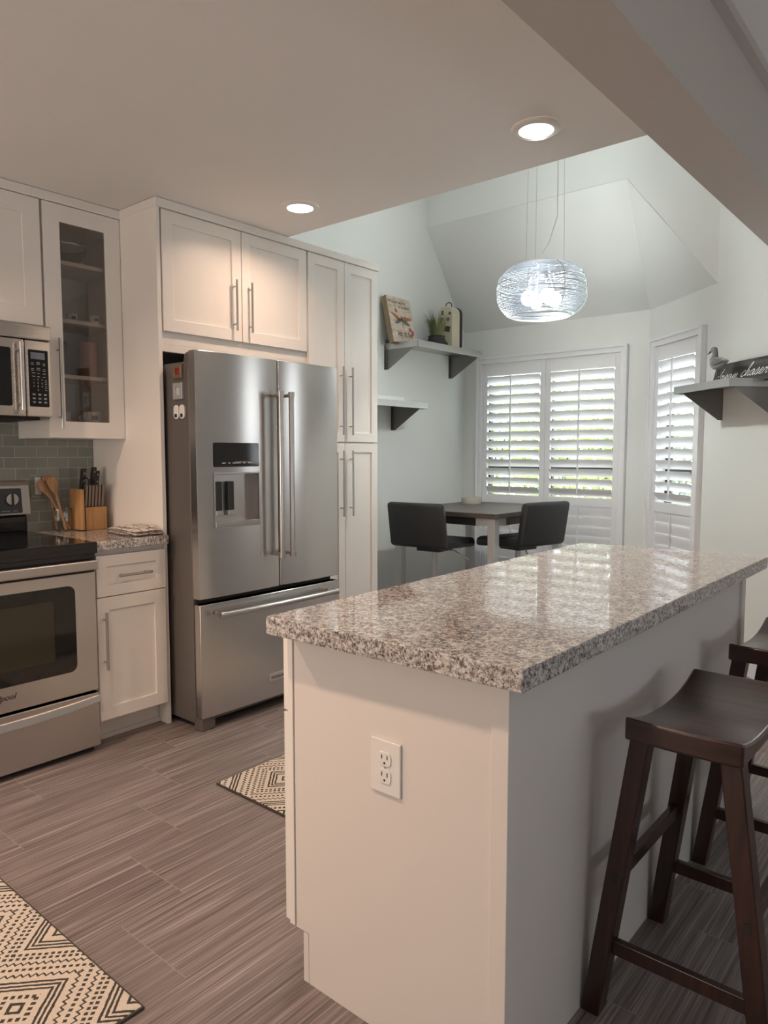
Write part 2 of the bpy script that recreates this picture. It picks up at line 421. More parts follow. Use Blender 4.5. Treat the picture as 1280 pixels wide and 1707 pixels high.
SCRIPT = {'a': ([(.38,.38),(.2,.45),(.03,.25),(.08,.03),(.25,.05),(.38,.4),(.38,.1),(.45,0),(.55,.08)], .55),
 'd': ([(.38,.38),(.2,.45),(.03,.25),(.08,.03),(.25,.05),(.4,.4),(.48,1.02),(.38,.1),(.45,0),(.55,.08)], .55),
 'r': ([(0,.08),(.15,.46),(.2,.35),(.36,.42),(.33,.1),(.42,0),(.5,.08)], .5),
 'e': ([(0,.08),(.3,.3),(.25,.46),(.1,.35),(.05,.12),(.2,0),(.42,.08)], .42),
 'm': ([(0,.08),(.08,.42),(.08,0),(.2,.42),(.28,.38),(.28,0),(.42,.42),(.5,.36),(.5,.05),(.6,0),(.68,.08)], .68),
 'c': ([(.35,.36),(.25,.45),(.05,.25),(.1,.02),(.25,0),(.44,.08)], .44),
 'h': ([(0,.08),(.28,.9),(.24,1.05),(.12,.8),(.08,0),(.25,.42),(.35,.36),(.33,.05),(.42,0),(.52,.08)], .52),
 's': ([(0,.08),(.22,.52),(.3,.2),(.2,0),(.02,.06),(.2,.0),(.42,.08)], .42)}
def script_into(bm, word, m, u, v, size, d, wd, slant=.4, sx=1.0):
    for ch in word:
        if ch == ' ': u += .45*size*sx; continue
        pts, adv = SCRIPT[ch]
        P = [Vector((u+(x+slant*y)*size*sx, v+y*size)) for x, y in pts]
        # smooth the polyline (Catmull-Rom)
        Q = []
        for i in range(len(P)-1):
            p0, p1, p2, p3 = P[max(i-1, 0)], P[i], P[i+1], P[min(i+2, len(P)-1)]
            for k in range(4):
                t = k/4; Q.append(.5*((2*p1)+(p2-p0)*t+(2*p0-5*p1+4*p2-p3)*t*t+(3*p1-p0-3*p2+p3)*t**3))
        Q.append(P[-1])
        L_, R_ = [], []
        for i, q in enumerate(Q):
            dd = (Q[min(i+1, len(Q)-1)]-Q[max(i-1, 0)]); dd = dd.normalized() if dd.length > 1e-9 else Vector((1, 0))
            n = Vector((-dd.y, dd.x))*wd/2
            L_.append(bm.verts.new(m(q.x+n.x, q.y+n.y, d))); R_.append(bm.verts.new(m(q.x-n.x, q.y-n.y, d)))
        for i in range(len(Q)-1): bm.faces.new((L_[i], R_[i], R_[i+1], L_[i+1]))
        u += adv*size*sx

# ================================================================== SETTING
WX = -3.59          # kitchen wall plane
CZ = 2.45           # kitchen ceiling
A_ = Vector((-1.967, 5.35, 0)); DW = Vector((.7438, -.6684, 0)); NW = Vector((.6684, .7438, 0))   # angled wall frame
angW = math.atan2(DW.y, DW.x)
def MW(dist=0): return lambda a, b, d: A_+DW*a-NW*(dist+d)+Vector((0, 0, b))
def bxW(bm, s0, s1, q0, q1, z0, z1, mi=0):       # box in the angled wall's frame, q = distance into the room
    v = [bm.verts.new(A_+DW*s-NW*q+Vector((0, 0, z))) for s in (s0, s1) for q in (q0, q1) for z in (z0, z1)]
    for t in ((0, 1, 3, 2), (4, 6, 7, 5), (0, 4, 5, 1), (2, 3, 7, 6), (0, 2, 6, 4), (1, 5, 7, 3)): bm.faces.new([v[i] for i in t]).material_index = mi

bm = B(); bx(bm, -3.8, 3.1, -3.1, 5.6, -.12, 0); struct('floor', bm, 'floor')
bm = B(); bx(bm, -3.75, WX, -3.1, 5.5, 0, 3.95); struct('wall_left', bm, 'wall')
# back wall of the nook with an opening for window 1
W1 = (-3.395, -2.16, .22, 2.06)
bm = B(); plate_hole(bm, MY(5.35), -3.75, -1.967, 0, 2.6, W1[0], W1[1], W1[2], W1[3], -.14, 0); struct('wall_back', bm, 'wall')
W2 = (.115, .69, .22, 2.06)
bm = B(); plate_hole(bm, MW(0), 0, 1.5, 0, 3.95, W2[0], W2[1], W2[2], W2[3], -.14, 0); struct('wall_angled', bm, 'wall')
E0 = A_+DW*1.5
bm = B(); bx(bm, E0.x-.02, 3.1, E0.y-.002, E0.y+.14, 0, 3.95); struct('wall_right', bm, 'wall')
# header wall above the bay, with its sloped opening
P = [(-3.75, 3.11), (-1.945, 3.10), (-1.355, 2.345), (-1.30, 2.345), (-1.30, 3.95), (-3.75, 3.95)]
bm = B(); prism(bm, P, MY(4.8), -.05, 0); struct('wall_header', bm, 'wall')
# sloped bay ceilings
bm = B()
def slab(bm, pts, th=.05):
    a = [bm.verts.new(Vector(p)) for p in pts]; n = (a[1].co-a[0].co).cross(a[2].co-a[0].co).normalized()
    if n.z < 0: n = -n
    b = [bm.verts.new(v.co+n*th) for v in a]
    bm.faces.new(a); bm.faces.new(b[::-1])
    for i in range(len(a)): bm.faces.new((a[i], a[(i+1) % len(a)], b[(i+1) % len(a)], b[i]))
slab(bm, [(-3.70, 5.36, 2.325), (-1.967, 5.36, 2.325), (-1.945, 4.795, 3.10), (-3.70, 4.795, 3.11)])
struct('ceiling_bay_slope', bm, 'wall')
bm = B(); slab(bm, [(-1.967, 5.35, 2.335), (-1.30, 4.755, 2.335), (-1.355, 4.795, 2.345), (-1.945, 4.795, 3.10)])
struct('ceiling_bay_hip', bm, 'wall')
bm = B(); bx(bm, -3.75, -.90, -3.1, 2.71, CZ, 3.95); struct('ceiling', bm, 'ceil')
bm = B(); bx(bm, -3.75, -.72, 2.70, 5.0, 3.9, 4.0); struct('ceiling_nook', bm, 'wall')
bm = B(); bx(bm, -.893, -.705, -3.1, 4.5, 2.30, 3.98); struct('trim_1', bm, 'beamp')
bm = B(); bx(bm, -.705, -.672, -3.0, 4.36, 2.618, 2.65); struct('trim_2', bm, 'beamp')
bm = B(); bx(bm, -.72, 3.1, -3.1, 4.6, 2.65, 2.8); struct('ceiling_living', bm, 'ceil')
bm = B(); bx(bm, 3.0, 3.15, -3.1, 4.6, 0, 2.8); struct('wall_living_side', bm, 'wall')
bm = B(); bx(bm, -3.75, 3.1, -3.15, -3.0, 0, 3.95); struct('wall_front', bm, 'wall')
# baseboards
bm = B(); bx(bm, WX, WX+.014, 3.46, 5.35, 0, .11); struct('baseboard_left', bm, 'trim', bev=.003)
bm = B(); bx(bm, WX, W1[0]-.05, 5.336, 5.35, 0, .11); bx(bm, W1[1]+.05, -1.967, 5.336, 5.35, 0, .11); struct('baseboard_back', bm, 'trim', bev=.003)
bm = B(); bxW(bm, .75, 1.5, 0, .014, 0, .11); struct('baseboard_angled', bm, 'trim', bev=.003)
bm = B(); bx(bm, E0.x, 3.0, E0.y-.016, E0.y-.002, 0, .11); struct('baseboard_right', bm, 'trim', bev=.003)
# tiled splashback
bm = B(); bx(bm, WX, WX+.008, -1.0, 1.902, .90, 1.50); struct('trim_3', bm, 'tile')
# garden ground
bm = B(); bx(bm, -14, 8, 5.5, 20, -.3, -.05); g = struct('ground', bm, 'soil')

# ---- windows: dark exterior sash, pane, painted casing
def window(n, MF, a0, a1, z0, z1, mull):
    t = thing('window_%d' % n, '', '', MF(0, 0, 0) if n == 1 else (0, 0, 0), kind='structure'); WORLD[t.name] = Vector(t.location)
    bm = B(); plate_hole(bm, MF, a0-.045, a1+.045, z0-.045, z1+.045, a0+.01, a1-.01, z0+.01, z1-.01, -.0, .032); 
    plate_hole(bm, MF, a0-.045, a1+.045, z0-.045, z1+.045, a0-.028, a1+.028, z0-.028, z1+.028, .03, .042)
    obj('casing', bm, 'trim', t, bev=.004)
    bm = B(); plate_hole(bm, MF, a0, a1, z0, z1, a0+.035, a1-.035, z0+.04, z1-.04, -.13, -.09)
    zz = 1.165
    def bar(p, q, r, s): prism(bm, [(p, r), (q, r), (q, s), (p, s)], MF, -.12, -.085)
    bar(a0+.03, a1-.03, zz-.02, zz+.022)
    for m_ in mull: bar(m_-.022, m_+.022, z0+.03, z1-.03)
    obj('sash', bm, 'sash', t)
    bm = B(); prism(bm, [(a0+.03, z0+.03), (a1-.03, z0+.03), (a1-.03, z1-.03), (a0+.03, z1-.03)], MF, -.107, -.103); obj('pane', bm, 'glass', t)
    return t
window(1, MY(5.35), *W1, [-2.79])
window(2, MW(0), *W2, [])

# added unseen window right of the angled wall, for streaks on the refrigerator doors
t = thing('window_3', '', '', (-.4, E0.y, 1.2), kind='structure')
MR = MY(E0.y-.003)
bm = B(); plate_hole(bm, MR, -.68, -.12, 1.13, 2.17, -.62, -.18, 1.19, 2.11, 0, .03); obj('casing', bm, 'trim', t, bev=.004)
bm = B(); prism(bm, [(-.62, 1.19), (-.18, 1.19), (-.18, 2.11), (-.62, 2.11)], MR, 0, .004); obj('pane', bm, 'glass', t)
def shutter(label, MF, a0, a1, z0, z1, hinge_left, group):
    t = thing('plantation_shutter', label, 'window shutter', (0, 0, 0), group=group)
    st = .045; zr0, zr1 = .875, .945; ztop = 1.945; zbot = z0+.09
    bm = B()
    F = lambda p, q, r, s, d0=-.018, d1=.014: prism(bm, [(p, r), (q, r), (q, s), (p, s)], MF, d0, d1)
    F(a0, a0+st, z0, z1); F(a1-st, a1, z0, z1)
    F(a0+st, a1-st, ztop, z1); F(a0+st, a1-st, zr0, zr1); F(a0+st, a1-st, z0, zbot)
    obj('shutter_frame', bm, 'trim', t, bev=.002)
    def louvers(zs, tilt, name, w_=.086):
        bm = B()
        for z in zs:
            c, s_ = math.cos(tilt), math.sin(tilt)
            prof = []
            for k in range(12):
                th = 2*PI*k/12; p = (w_/2)*math.cos(th); q = .0055*math.sin(th)
                prof.append((p*c-q*s_, p*s_+q*c))      # (inward depth, z)
            L0 = [bm.verts.new(MF(a0+st+.001, z+q, p)) for p, q in prof]; L1 = [bm.verts.new(MF(a1-st-.001, z+q, p)) for p, q in prof]
            bm.faces.new(L0); bm.faces.new(L1[::-1])
            for k in range(12):
                bm.faces.new((L0[k], L0[(k+1) % 12], L1[(k+1) % 12], L1[k])).smooth = True
        return obj(name, bm, 'trim', t)
    n = 13; sp = (ztop-zr1)/n
    zs = [zr1+sp*(k+.5) for k in range(n)]
    louvers(zs, math.radians(48), 'upper_louvers')
    n2 = max(2, round((zr0-zbot)/sp)); sp2 = (zr0-zbot)/n2
    louvers([zbot+sp2*(k+.5) for k in range(n2)], math.radians(82), 'lower_louvers', .088)
    mid = (a0+a1)/2-.01
    R = math.radians(48); rx = math.cos(R)*.043+.004
    bm = B(); prism(bm, [(mid-.006, zr1+.03), (mid+.006, zr1+.03), (mid+.006, ztop-.0), (mid-.006, ztop-.0)], MF, rx, rx+.011); obj('tilt_rod', bm, 'trim', t, bev=.002)
    bm = B(); prism(bm, [(mid-.005, zbot+.03), (mid+.005, zbot+.03), (mid+.005, zr0-.01), (mid-.005, zr0-.01)], MF, .016, .026); obj('tilt_rod', bm, 'trim', t, bev=.002)
    for hz in (z0+.25, 1.05, z1-.2):
        ha = a0 if hinge_left else a1
        bm = B(); prism(bm, [(ha-.008, hz-.03), (ha+.008, hz-.03), (ha+.008, hz+.03), (ha-.008, hz+.03)], MF, .012, .018); obj('hinge', bm, 'white', t, bev=.001)
    return t
shutter('white slatted shutter panel of the wide window, nearer the left wall, behind the pub table', MY(5.35), W1[0]+.012, -2.792, W1[2]+.012, W1[3]-.012, True, 'shutter panels of the nook')
shutter('white slatted shutter panel of the wide window, right half behind the right swivel stool', MY(5.35), -2.788, W1[1]-.012, W1[2]+.012, W1[3]-.012, False, 'shutter panels of the nook')
shutter('narrow white slatted shutter on the angled wall left of the bird shelf', MW(0), W2[0]+.012, W2[1]-.012, W2[2]+.012, W2[3]-.012, False, 'shutter panels of the nook')

# ================================================================== KITCHEN WALL
def bar_pull(parent, pts, off, r=.006, axis='z'):
    """pts: two end points on the door surface plane x; bar stands off in +X"""
    p0, p1 = Vector(pts[0]), Vector(pts[1]); d = (p1-p0).normalized(); o = Vector((off, 0, 0))
    bm = B(); tube(bm, [p0+o, p1+o], r, 12)
    L_ = (p1-p0).length
    for p in (p0+d*L_*.13, p1-d*L_*.13): tube(bm, [p-Vector((.001, 0, 0)), p+o], r*.72, 8)
    return obj('handle', bm, 'satin', parent)
def shaker(name, parent, xf, y0, y1, z0, z1, rail=.058, th=.02, glass=False, m='cab'):
    bm = B(); plate_hole(bm, MX(xf), y0, y1, z0, z1, y0+rail, y1-rail, z0+rail, z1-rail, -th, 0)
    if not glass: prism(bm, [(y0+rail-.004, z0+rail-.004), (y1-rail+.004, z0+rail-.004), (y1-rail+.004, z1-rail+.004), (y0+rail-.004, z1-rail+.004)], MX(xf), -th+.002, -.009)
    return obj(name, bm, m, parent, bev=.0016)
XU, XT = -3.26, -2.955
ydiv = 1.902

# --- base cabinet between range and fridge panel
t = thing('base_cabinet', 'white base cabinet with one drawer over one door, between range and refrigerator', 'cabinet', (-3.2, 1.72, 0))
bm = B(); bx(bm, WX+.01, -2.957, 1.546, 1.9, .11, .872); obj('body', bm, 'cab', t, bev=.001)
bm = B(); bx(bm, -3.05, -3.03, 1.546, 1.9, 0, .11); bx(bm, -3.03, -3.018, 1.546, 1.9, 0, .02); obj('toe_kick', bm, 'cab', t, bev=.001)
dr = shaker('drawer', t, -2.935, 1.556, 1.898, .666, .848, .05); bar_pull(dr, ((-2.935, 1.647, .755), (-2.935, 1.809, .755)), .03)
dr = shaker('door', t, -2.935, 1.554, 1.894, .115, .662); bar_pull(dr, ((-2.935, 1.581, .348), (-2.935, 1.581, .601)), .03)
# --- granite counter piece
bm = B(); bx(bm, WX+.01, -2.905, 1.543, 1.899, .874, .914)
tag(obj('countertop', bm, 'granite', None, bev=.004), 'short speckled granite worktop on the base cabinet beside the range', 'countertop')
# --- tall panel, over-fridge cabinet, pantry
t = thing('tall_side_panel', 'tall white side panel between the glass door cabinet and refrigerator', 'panel', (-3.27, 1.912, 0))
bm = B(); bx(bm, WX+.01, XT, ydiv, ydiv+.02, 0, CZ-.04); obj('panel', bm, 'cab', t, bev=.001)
t = thing('wall_cabinet', 'white two-door cabinet directly above the refrigerator', 'cabinet', (-3.27, 2.38, 1.77), group=None)
bm = B(); bx(bm, WX+.01, -2.976, ydiv+.022, 2.85, 1.80, CZ-.042); bx(bm, -3.0, -2.976, ydiv+.022, 2.85, 1.765, 1.80); obj('body', bm, 'cab', t, bev=.001)
d_ = shaker('door', t, XT, 1.931, 2.388, 1.857, 2.405); bar_pull(d_, ((XT, 2.335, 1.905), (XT, 2.335, 2.155)), .03)
d_ = shaker('door', t, XT, 2.392, 2.843, 1.857, 2.405); bar_pull(d_, ((XT, 2.432, 1.905), (XT, 2.432, 2.155)), .03)
t = thing('pantry_cabinet', 'tall white pantry cabinet with four doors right of the refrigerator', 'cabinet', (-3.27, 3.15, 0))
bm = B(); bx(bm, WX+.01, -2.976, 2.852, 3.449, .1, CZ-.042); bx(bm, WX+.01, -3.04, 2.852, 3.449, 0, .1); obj('body', bm, 'cab', t, bev=.001)
for y0, y1, hy in ((2.856, 3.146, 3.108), (3.15, 3.445, 3.188)):
    d_ = shaker('door', t, XT, y0, y1, 1.36, 2.405, .055); bar_pull(d_, ((XT, hy, 1.4), (XT, hy, 1.798)), .03)
    d_ = shaker('door', t, XT, y0, y1, .105, 1.352, .055); bar_pull(d_, ((XT, hy, .917), (XT, hy, 1.309)), .03)
# --- glass-door cabinet
t = thing('wall_cabinet', 'tall white wall cabinet with a glass door showing cups and tumblers', 'cabinet', (-3.42, 1.72, 1.36))
bm = B()
x0, x1, y0, y1, z0, z1 = WX+.01, XU-.021, 1.529, 1.9, 1.362, 2.408
bx(bm, x0, x1, y0, y0+.016, z0, z1); bx(bm, x0, x1, y1-.016, y1, z0, z1); bx(bm, x0, x0+.008, y0+.016, y1-.016, z0, z1)
bx(bm, x0, x1, y0+.016, y1-.016, z0, z0+.07); bx(bm, x0, x1, y0+.016, y1-.016, z1-.07, z1)
obj('body', bm, ['cab'], t)
for z in (2.175, 1.912, 1.657):
    bm = B(); bx(bm, x0+.008, x1-.03, y0+.016, y1-.016, z-.018, z); obj('shelf', bm, 'cab', t, bev=.001)
d_ = shaker('door', t, XU, 1.531, 1.9, 1.362, 2.405, .076, glass=True); bar_pull(d_, ((XU, 1.576, 1.403), (XU, 1.576, 1.809)), .03)
bm = B(); bx(bm, XU-.012, XU-.008, 1.6, 1.828, 1.435, 2.332); obj('glass_pane', bm, 'cglass', d_)
# --- cabinet over microwave
t = thing('wall_cabinet', 'white two-door cabinet above the microwave', 'cabinet', (-3.42, 1.14, 1.85))
bm = B(); bx(bm, WX+.01, XU-.021, .765, 1.526, 1.852, CZ-.042); obj('body', bm, 'cab', t, bev=.001)
d_ = shaker('door', t, XU, .768, 1.142, 1.857, 2.405, .076); bar_pull(d_, ((XU, 1.10, 1.9), (XU, 1.10, 2.1)), .03)
d_ = shaker('door', t, XU, 1.146, 1.519, 1.857, 2.405, .076); bar_pull(d_, ((XU, 1.18, 1.9), (XU, 1.18, 2.1)), .03)
# --- crown
bm = B(); bx(bm, -3.35, XU+.006, .3, ydiv, CZ-.042, CZ-.001); tag(obj('crown_moulding', bm, 'cab', None, bev=.004), 'flat white crown strip along the top of the cabinets above microwave', 'moulding')
bm = B(); bx(bm, -3.45, XT+.008, ydiv-.004, 3.455, CZ-.042, CZ-.001)
tag(obj('crown_moulding', bm, 'cab', None, bev=.004), 'flat white crown strip running above the refrigerator cabinet and pantry', 'moulding')

# ================================================================== REFRIGERATOR
t = thing('refrigerator', 'stainless steel french door refrigerator with bottom freezer and ice dispenser', 'refrigerator', (-3.1, 2.388, 0))
XF = -2.718; fy0, fy1, fm = 1.933, 2.843, 2.4165
bm = B(); bx(bm, -3.45, -2.785, 1.941, 2.836, .03, 1.705); obj('case', bm, 'caseg', t, bev=.004)
bm = B(); bx(bm, -2.787, -2.772, 1.95, 2.828, .06, 1.70); obj('gasket', bm, 'dark', t)
# left door with dispenser recess
dy0, dy1, dz0, dz1 = 2.025, 2.282, .952, 1.197
def bow(bm, y0, y1, b=.008, n=26):
    for i in range(1, n):
        y = y0+(y1-y0)*i/n
        bmesh.ops.bisect_plane(bm, geom=bm.verts[:]+bm.edges[:]+bm.faces[:], plane_co=(0, y, 0), plane_no=(0, 1, 0), dist=1e-5)
    c, h = (y0+y1)/2, (y1-y0)/2
    for v in bm.verts:
        if v.co.x > XF-.02: v.co.x -= b*((v.co.y-c)/h)**2
    for f in bm.faces: f.smooth = True
bm = B(); plate_hole(bm, MX(XF), fy0, fm-.0035, .625, 1.75, dy0, dy1, dz0, dz1, -.054, 0); bow(bm, fy0, fm); ld = obj('door', bm, 'steel', t, bev=.003)
bm = B()
bx(bm, XF-.056, XF-.05, dy0-.01, dy1+.01, dz0-.01, dz1+.01)
obj('dispenser_recess', bm, 'satin', ld)
bm = B(); bx(bm, XF-.05, XF+.004, dy0-.002, dy1+.002, dz0-.002, dz0+.022); obj('drip_tray', bm, 'satin', ld, bev=.003)
for yy in (2.05, 2.12):
    bm = B(); bx(bm, XF-.048, XF-.028, yy, yy+.036, 1.025, 1.16); bx(bm, XF-.05, XF-.024, yy-.004, yy+.04, 1.0, 1.025, 1); obj('paddle', bm, ['blackp', 'satin'], ld, bev=.003)
bm = B(); prism(bm, rrect(2.023, 2.284, 1.229, 1.341, .006), MX(XF), -.006, .003); obj('display', bm, 'black', ld)
bm = B()
for k, (u, wdt) in enumerate(((2.065, .02), (2.10, .012), (2.125, .05), (2.185, .018), (2.215, .03))): prism(bm, [(u, 1.245), (u+wdt, 1.245), (u+wdt, 1.2485), (u, 1.2485)], MX(XF), .003, .0035)
prism(bm, [(2.14, 1.252), (2.23, 1.252), (2.23, 1.2535), (2.14, 1.2535)], MX(XF), .003, .0035)
obj('display_print', bm, 'text', ld)
bm = B(); plate_hole(bm, MX(XF), dy0-.006, dy1+.006, dz0-.006, dz1+.006, dy0, dy1, dz0, dz1, -.005, .003); obj('dispenser_trim', bm, 'satin', ld)
bm = B(); bx(bm, XF-.054, XF, fm+.0035, fy1, .625, 1.75); bow(bm, fm, fy1); rd = obj('door', bm, 'steel', t, bev=.003)
bm = B(); bx(bm, XF-.054, XF, fy0+.004, fy1-.003, .064, .598); bow(bm, fy0, fy1, .010, 40); fd = obj('freezer_drawer', bm, 'steel', t, bev=.003)
def big_handle(parent, p0, p1, off, bow=0, r=.0135):
    p0, p1 = Vector(p0), Vector(p1); d = (p1-p0); n = 12; bm = B()
    pts = [p0+d*(i/n)+Vector((off+bow*(1-(2*i/n-1)**2), 0, 0)) for i in range(n+1)]
    tube(bm, pts, r, 16); h = obj('handle', bm, 'satin', parent)
    u = d.normalized()
    for e, s in ((0, 1), (1, -1)):
        bm = B(); q = p0+d*e+u*s*.012; tube(bm, [q-Vector((.002, 0, 0)), q+Vector((off, 0, 0))], .009, 10)
        c = p0+d*e+Vector((off, 0, 0)); tube(bm, [c-u*s*.004, c+u*s*.022], r*1.18, 16)
        obj('handle_mount', bm, 'satin', h)
big_handle(ld, (XF, 2.374, .783), (XF, 2.374, 1.588), .063)
big_handle(rd, (XF, 2.444, .783), (XF, 2.444, 1.588), .063)
big_handle(fd, (XF, 2.005, .552), (XF, 2.772, .552), .052, .012)
bm = B(); prism(bm, rrect(2.335, 2.455, .150, .186, .003), MX(XF), 0, .004); bd = obj('badge', bm, 'leg', fd)
bm = B(); text_into(bm, 'KitchenAid', MX(XF), 2.344, .161, .021, .0046, bold=.0003); obj('badge_lettering', bm, 'dtext', bd)
bm = B(); bx(bm, -2.80, -2.74, 1.941, 2.02, 0, .06); bx(bm, -2.80, -2.74, 2.756, 2.836, 0, .06); bx(bm, -2.80, -2.77, 2.02, 2.756, .03, .06); obj('kick_foot', bm, 'caseg', t, bev=.006)
for y in (1.965, 2.72):
    bm = B(); prism(bm, [(-2.86, 1.705), (-2.735, 1.705), (-2.735, 1.752), (-2.835, 1.752), (-2.85, 1.742)], MY(y), -.09, 0)
    obj('hinge_cover', bm, 'caseg', t, bev=.004)
# magnets on the fridge side (plane y=1.941)
def frame_magnet(label, x0, x1, z0, z1, mf, mi):
    t = thing('photo_magnet', label, 'magnet', ((x0+x1)/2, 1.941, z0), group=None)
    bm = B(); plate_hole(bm, MY(1.9405), x0, x1, z0, z1, x0+.017, x1-.017, z0+.019, z1-.019, 0, .012); obj('frame', bm, mf, t, bev=.002)
    bm = B(); prism(bm, [(x0+.016, z0+.018), (x1-.016, z0+.018), (x1-.016, z1-.018), (x0+.016, z1-.018)], MY(1.9405), 0, .004); obj('picture', bm, mi, t)
frame_magnet('bronze framed red square magnet high on the side of the refrigerator', -2.892, -2.824, 1.630, 1.706-.012, 'gold', 'red')
frame_magnet('silver framed grey square magnet below the red one on the refrigerator side', -2.892, -2.822, 1.537, 1.612, 'leg', 'text')
for i, x in enumerate((-2.874, -2.829)):
    t = thing('magnetic_clip', ('left' if i == 0 else 'right')+' one of two small white oval clips on the refrigerator side', 'clip', (x, 1.941, 1.45), group='white oval clips on the refrigerator side')
    bm = B(); prism(bm, rrect(x-.02, x+.02, 1.448, 1.513, .0198, 6), MY(1.9405), 0, .01); obj('body', bm, 'white', t, bev=.003)
    bm = B(); prism(bm, rrect(x-.009, x+.009, 1.455, 1.472, .006, 4), MY(1.9405), .01, .0115); obj('opening', bm, 'dark', t)

# ================================================================== RANGE
t = thing('range_cooker', 'stainless steel electric range with black glass cooktop and oven window', 'stove', (-3.2, 1.155, 0))
ry0, ry1, XR = .775, 1.537, -2.905
bm = B(); bx(bm, -3.56, -2.955, ry0, ry1, .03, .86); obj('body', bm, 'blackp', t, bev=.002)
bm = B(); bx(bm, -3.50, -2.885, ry0-.003, ry1+.003, .868, .918); ck = obj('cooktop', bm, 'black', t, bev=.006, seg=3)
bm = B(); bx(bm, -3.45, -2.90, ry0+.004, ry1-.004, .85, .869); obj('cooktop_support', bm, 'blackp', ck)
for cx_, cy_, r in ((-3.05, 1.0, .1), (-3.05, 1.34, .08), (-3.33, 1.0, .075), (-3.33, 1.34, .1)):
    bm = B(); lathe(bm, [(r, .9183), (r+.002, .9183)], (cx_, cy_, 0), 40); obj('burner_ring', bm, 'dgrey', ck)
bm = B(); bx(bm, -2.96, XR, ry0, ry1, .275, .79); dr = obj('oven_door', bm, 'steel', t, bev=.004)
bm = B(); prism(bm, rrect(ry0+.095, 1.442, .378, .742, .03), MX(XR), -.001, .003); obj('oven_window', bm, 'black', dr)
bm = B(); prism(bm, rrect(ry0+.165, 1.35, .44, .69, .01), MX(XR), .003, .0036); obj('inner_window', bm, 'ovenin', dr)
bm = B(); text_into(bm, 'Whirlpool', MX(XR), 1.188, .326, .032, .0015, align='RIGHT', shear=.35); obj('logo', bm, 'dtext', dr)
bm = B(); bx(bm, XR-.01, XR+.028, ry0, ry1, .800, .842); obj('handle', bm, 'satin', dr, bev=.006)
bm = B(); bx(bm, -2.96, -2.915, ry0, ry1, .79, .848); obj('vent_strip', bm, 'dark', t)
bm = B(); bx(bm, -2.96, XR+.001, ry0, ry1, .028, .264); dw = obj('storage_drawer', bm, 'steel', t, bev=.004)
bm = B(); n = 16
lo = []; hi = []
ym = (ry0+ry1)/2
for i in range(n+1):
    y = ry0+(ry1-ry0)*i/n; k = 1-((y-ym)/((ry1-ry0)/2))**2
    lo.append((y, .226-.022*k)); hi.append((y, .252-.016*k))
vl = [bm.verts.new((XR+.020, y, z)) for y, z in lo]; vh = [bm.verts.new((XR+.006, y, z)) for y, z in hi]
wl = [bm.verts.new((XR, y, z)) for y, z in lo]; wh = [bm.verts.new((XR, y, z)) for y, z in hi]
for i in range(n):
    for p_, q_ in ((vl, vh), (vh, wh), (wl, vl), (wh, wl)): bm.faces.new((p_[i], p_[i+1], q_[i+1], q_[i]))
for e in (0, n): bm.faces.new((vl[e], vh[e], wh[e], wl[e]))
obj('drawer_pull', bm, 'satin', dw, bev=.003)
bm = B(); bx(bm, -2.98, -2.95, ry0+.01, ry1-.01, 0, .03); obj('plinth', bm, 'dark', t)
# backguard
bm = B(); bx(bm, -3.57, -3.51, ry0, ry1-.012, .915, 1.0); obj('backguard_base', bm, 'black', t, bev=.01)
tilt = lambda z: -3.50-(z-1.0)*.12
bm = B(); poly = [(-3.575, 1.0), (-3.49, 1.0), (-3.505, 1.14), (-3.52, 1.163), (-3.575, 1.166)]
a = [bm.verts.new((x, ry0, z)) for x, z in poly]; b = [bm.verts.new((x, ry1, z)) for x, z in poly]
bm.faces.new(a); bm.faces.new(b[::-1])
for i in range(5): bm.faces.new((a[i], a[(i+1) % 5], b[(i+1) % 5], b[i]))
cp = obj('control_panel', bm, 'satin', t, bev=.008, seg=3)
MT = lambda a, b, d: Vector((-3.49-(b-1.0)*.107+d, a, b))
bm = B(); prism(bm, rrect(ry0+.04, 1.495, 1.012, 1.128, .006), MT, -.002, .003); obj('control_glass', bm, 'dgrey', cp)
bm = B(); prism(bm, [(1.40, 1.022), (1.44, 1.022), (1.44, 1.0235), (1.40, 1.0235)], MT, .003, .0036); prism(bm, [(1.452, 1.022), (1.472, 1.022), (1.472, 1.0235), (1.452, 1.0235)], MT, .003, .0036); obj('control_print', bm, 'text', cp)
for y in (1.447, 1.33, .86, .96):
    bm = B(); tube(bm, [MT(y, 1.078, .003), MT(y, 1.078, .02)], .027, 28); kb = obj('knob', bm, 'satin', cp)
    bm = B(); prism(bm, [(y-.004, 1.05), (y+.004, 1.05), (y+.004, 1.106), (y-.004, 1.106)], MT, .02, .026); obj('grip', bm, 'dark', kb, bev=.001)

# ================================================================== MICROWAVE
t = thing('microwave', 'over-the-range stainless steel microwave with black keypad', 'microwave', (-3.37, 1.13, 1.447))
my0, my1, XM = .742, 1.499, -3.16
bm = B(); bx(bm, WX+.01, XM-.035, my0, my1, 1.449, 1.838); obj('body', bm, 'dgrey', t, bev=.002)
bm = B(); bx(bm, XM-.035, XM+.004, my0, my1+.004, 1.776, 1.838); obj('vent_band', bm, 'steelmw', t, bev=.006)
bm = B(); bx(bm, XM-.035, XM, my0, 1.386, 1.449, 1.773); md = obj('door', bm, 'steelmw', t, bev=.005)
bm = B(); prism(bm, rrect(my0+.05, 1.330, 1.491, 1.733, .008), MX(XM), -.001, .002); obj('door_window', bm, 'black', md)
bm = B(); tube(bm, [(XM+.03, 1.362, 1.474), (XM+.03, 1.362, 1.757)], .0095, 14)
for z in (1.50, 1.725): tube(bm, [(XM-.001, 1.362, z), (XM+.03, 1.362, z)], .006, 8)
obj('handle', bm, 'satin', md)
bm = B(); bx(bm, XM-.035, XM, 1.389, my1, 1.449, 1.773); cpn = obj('control_panel', bm, 'steelmw', t, bev=.005)
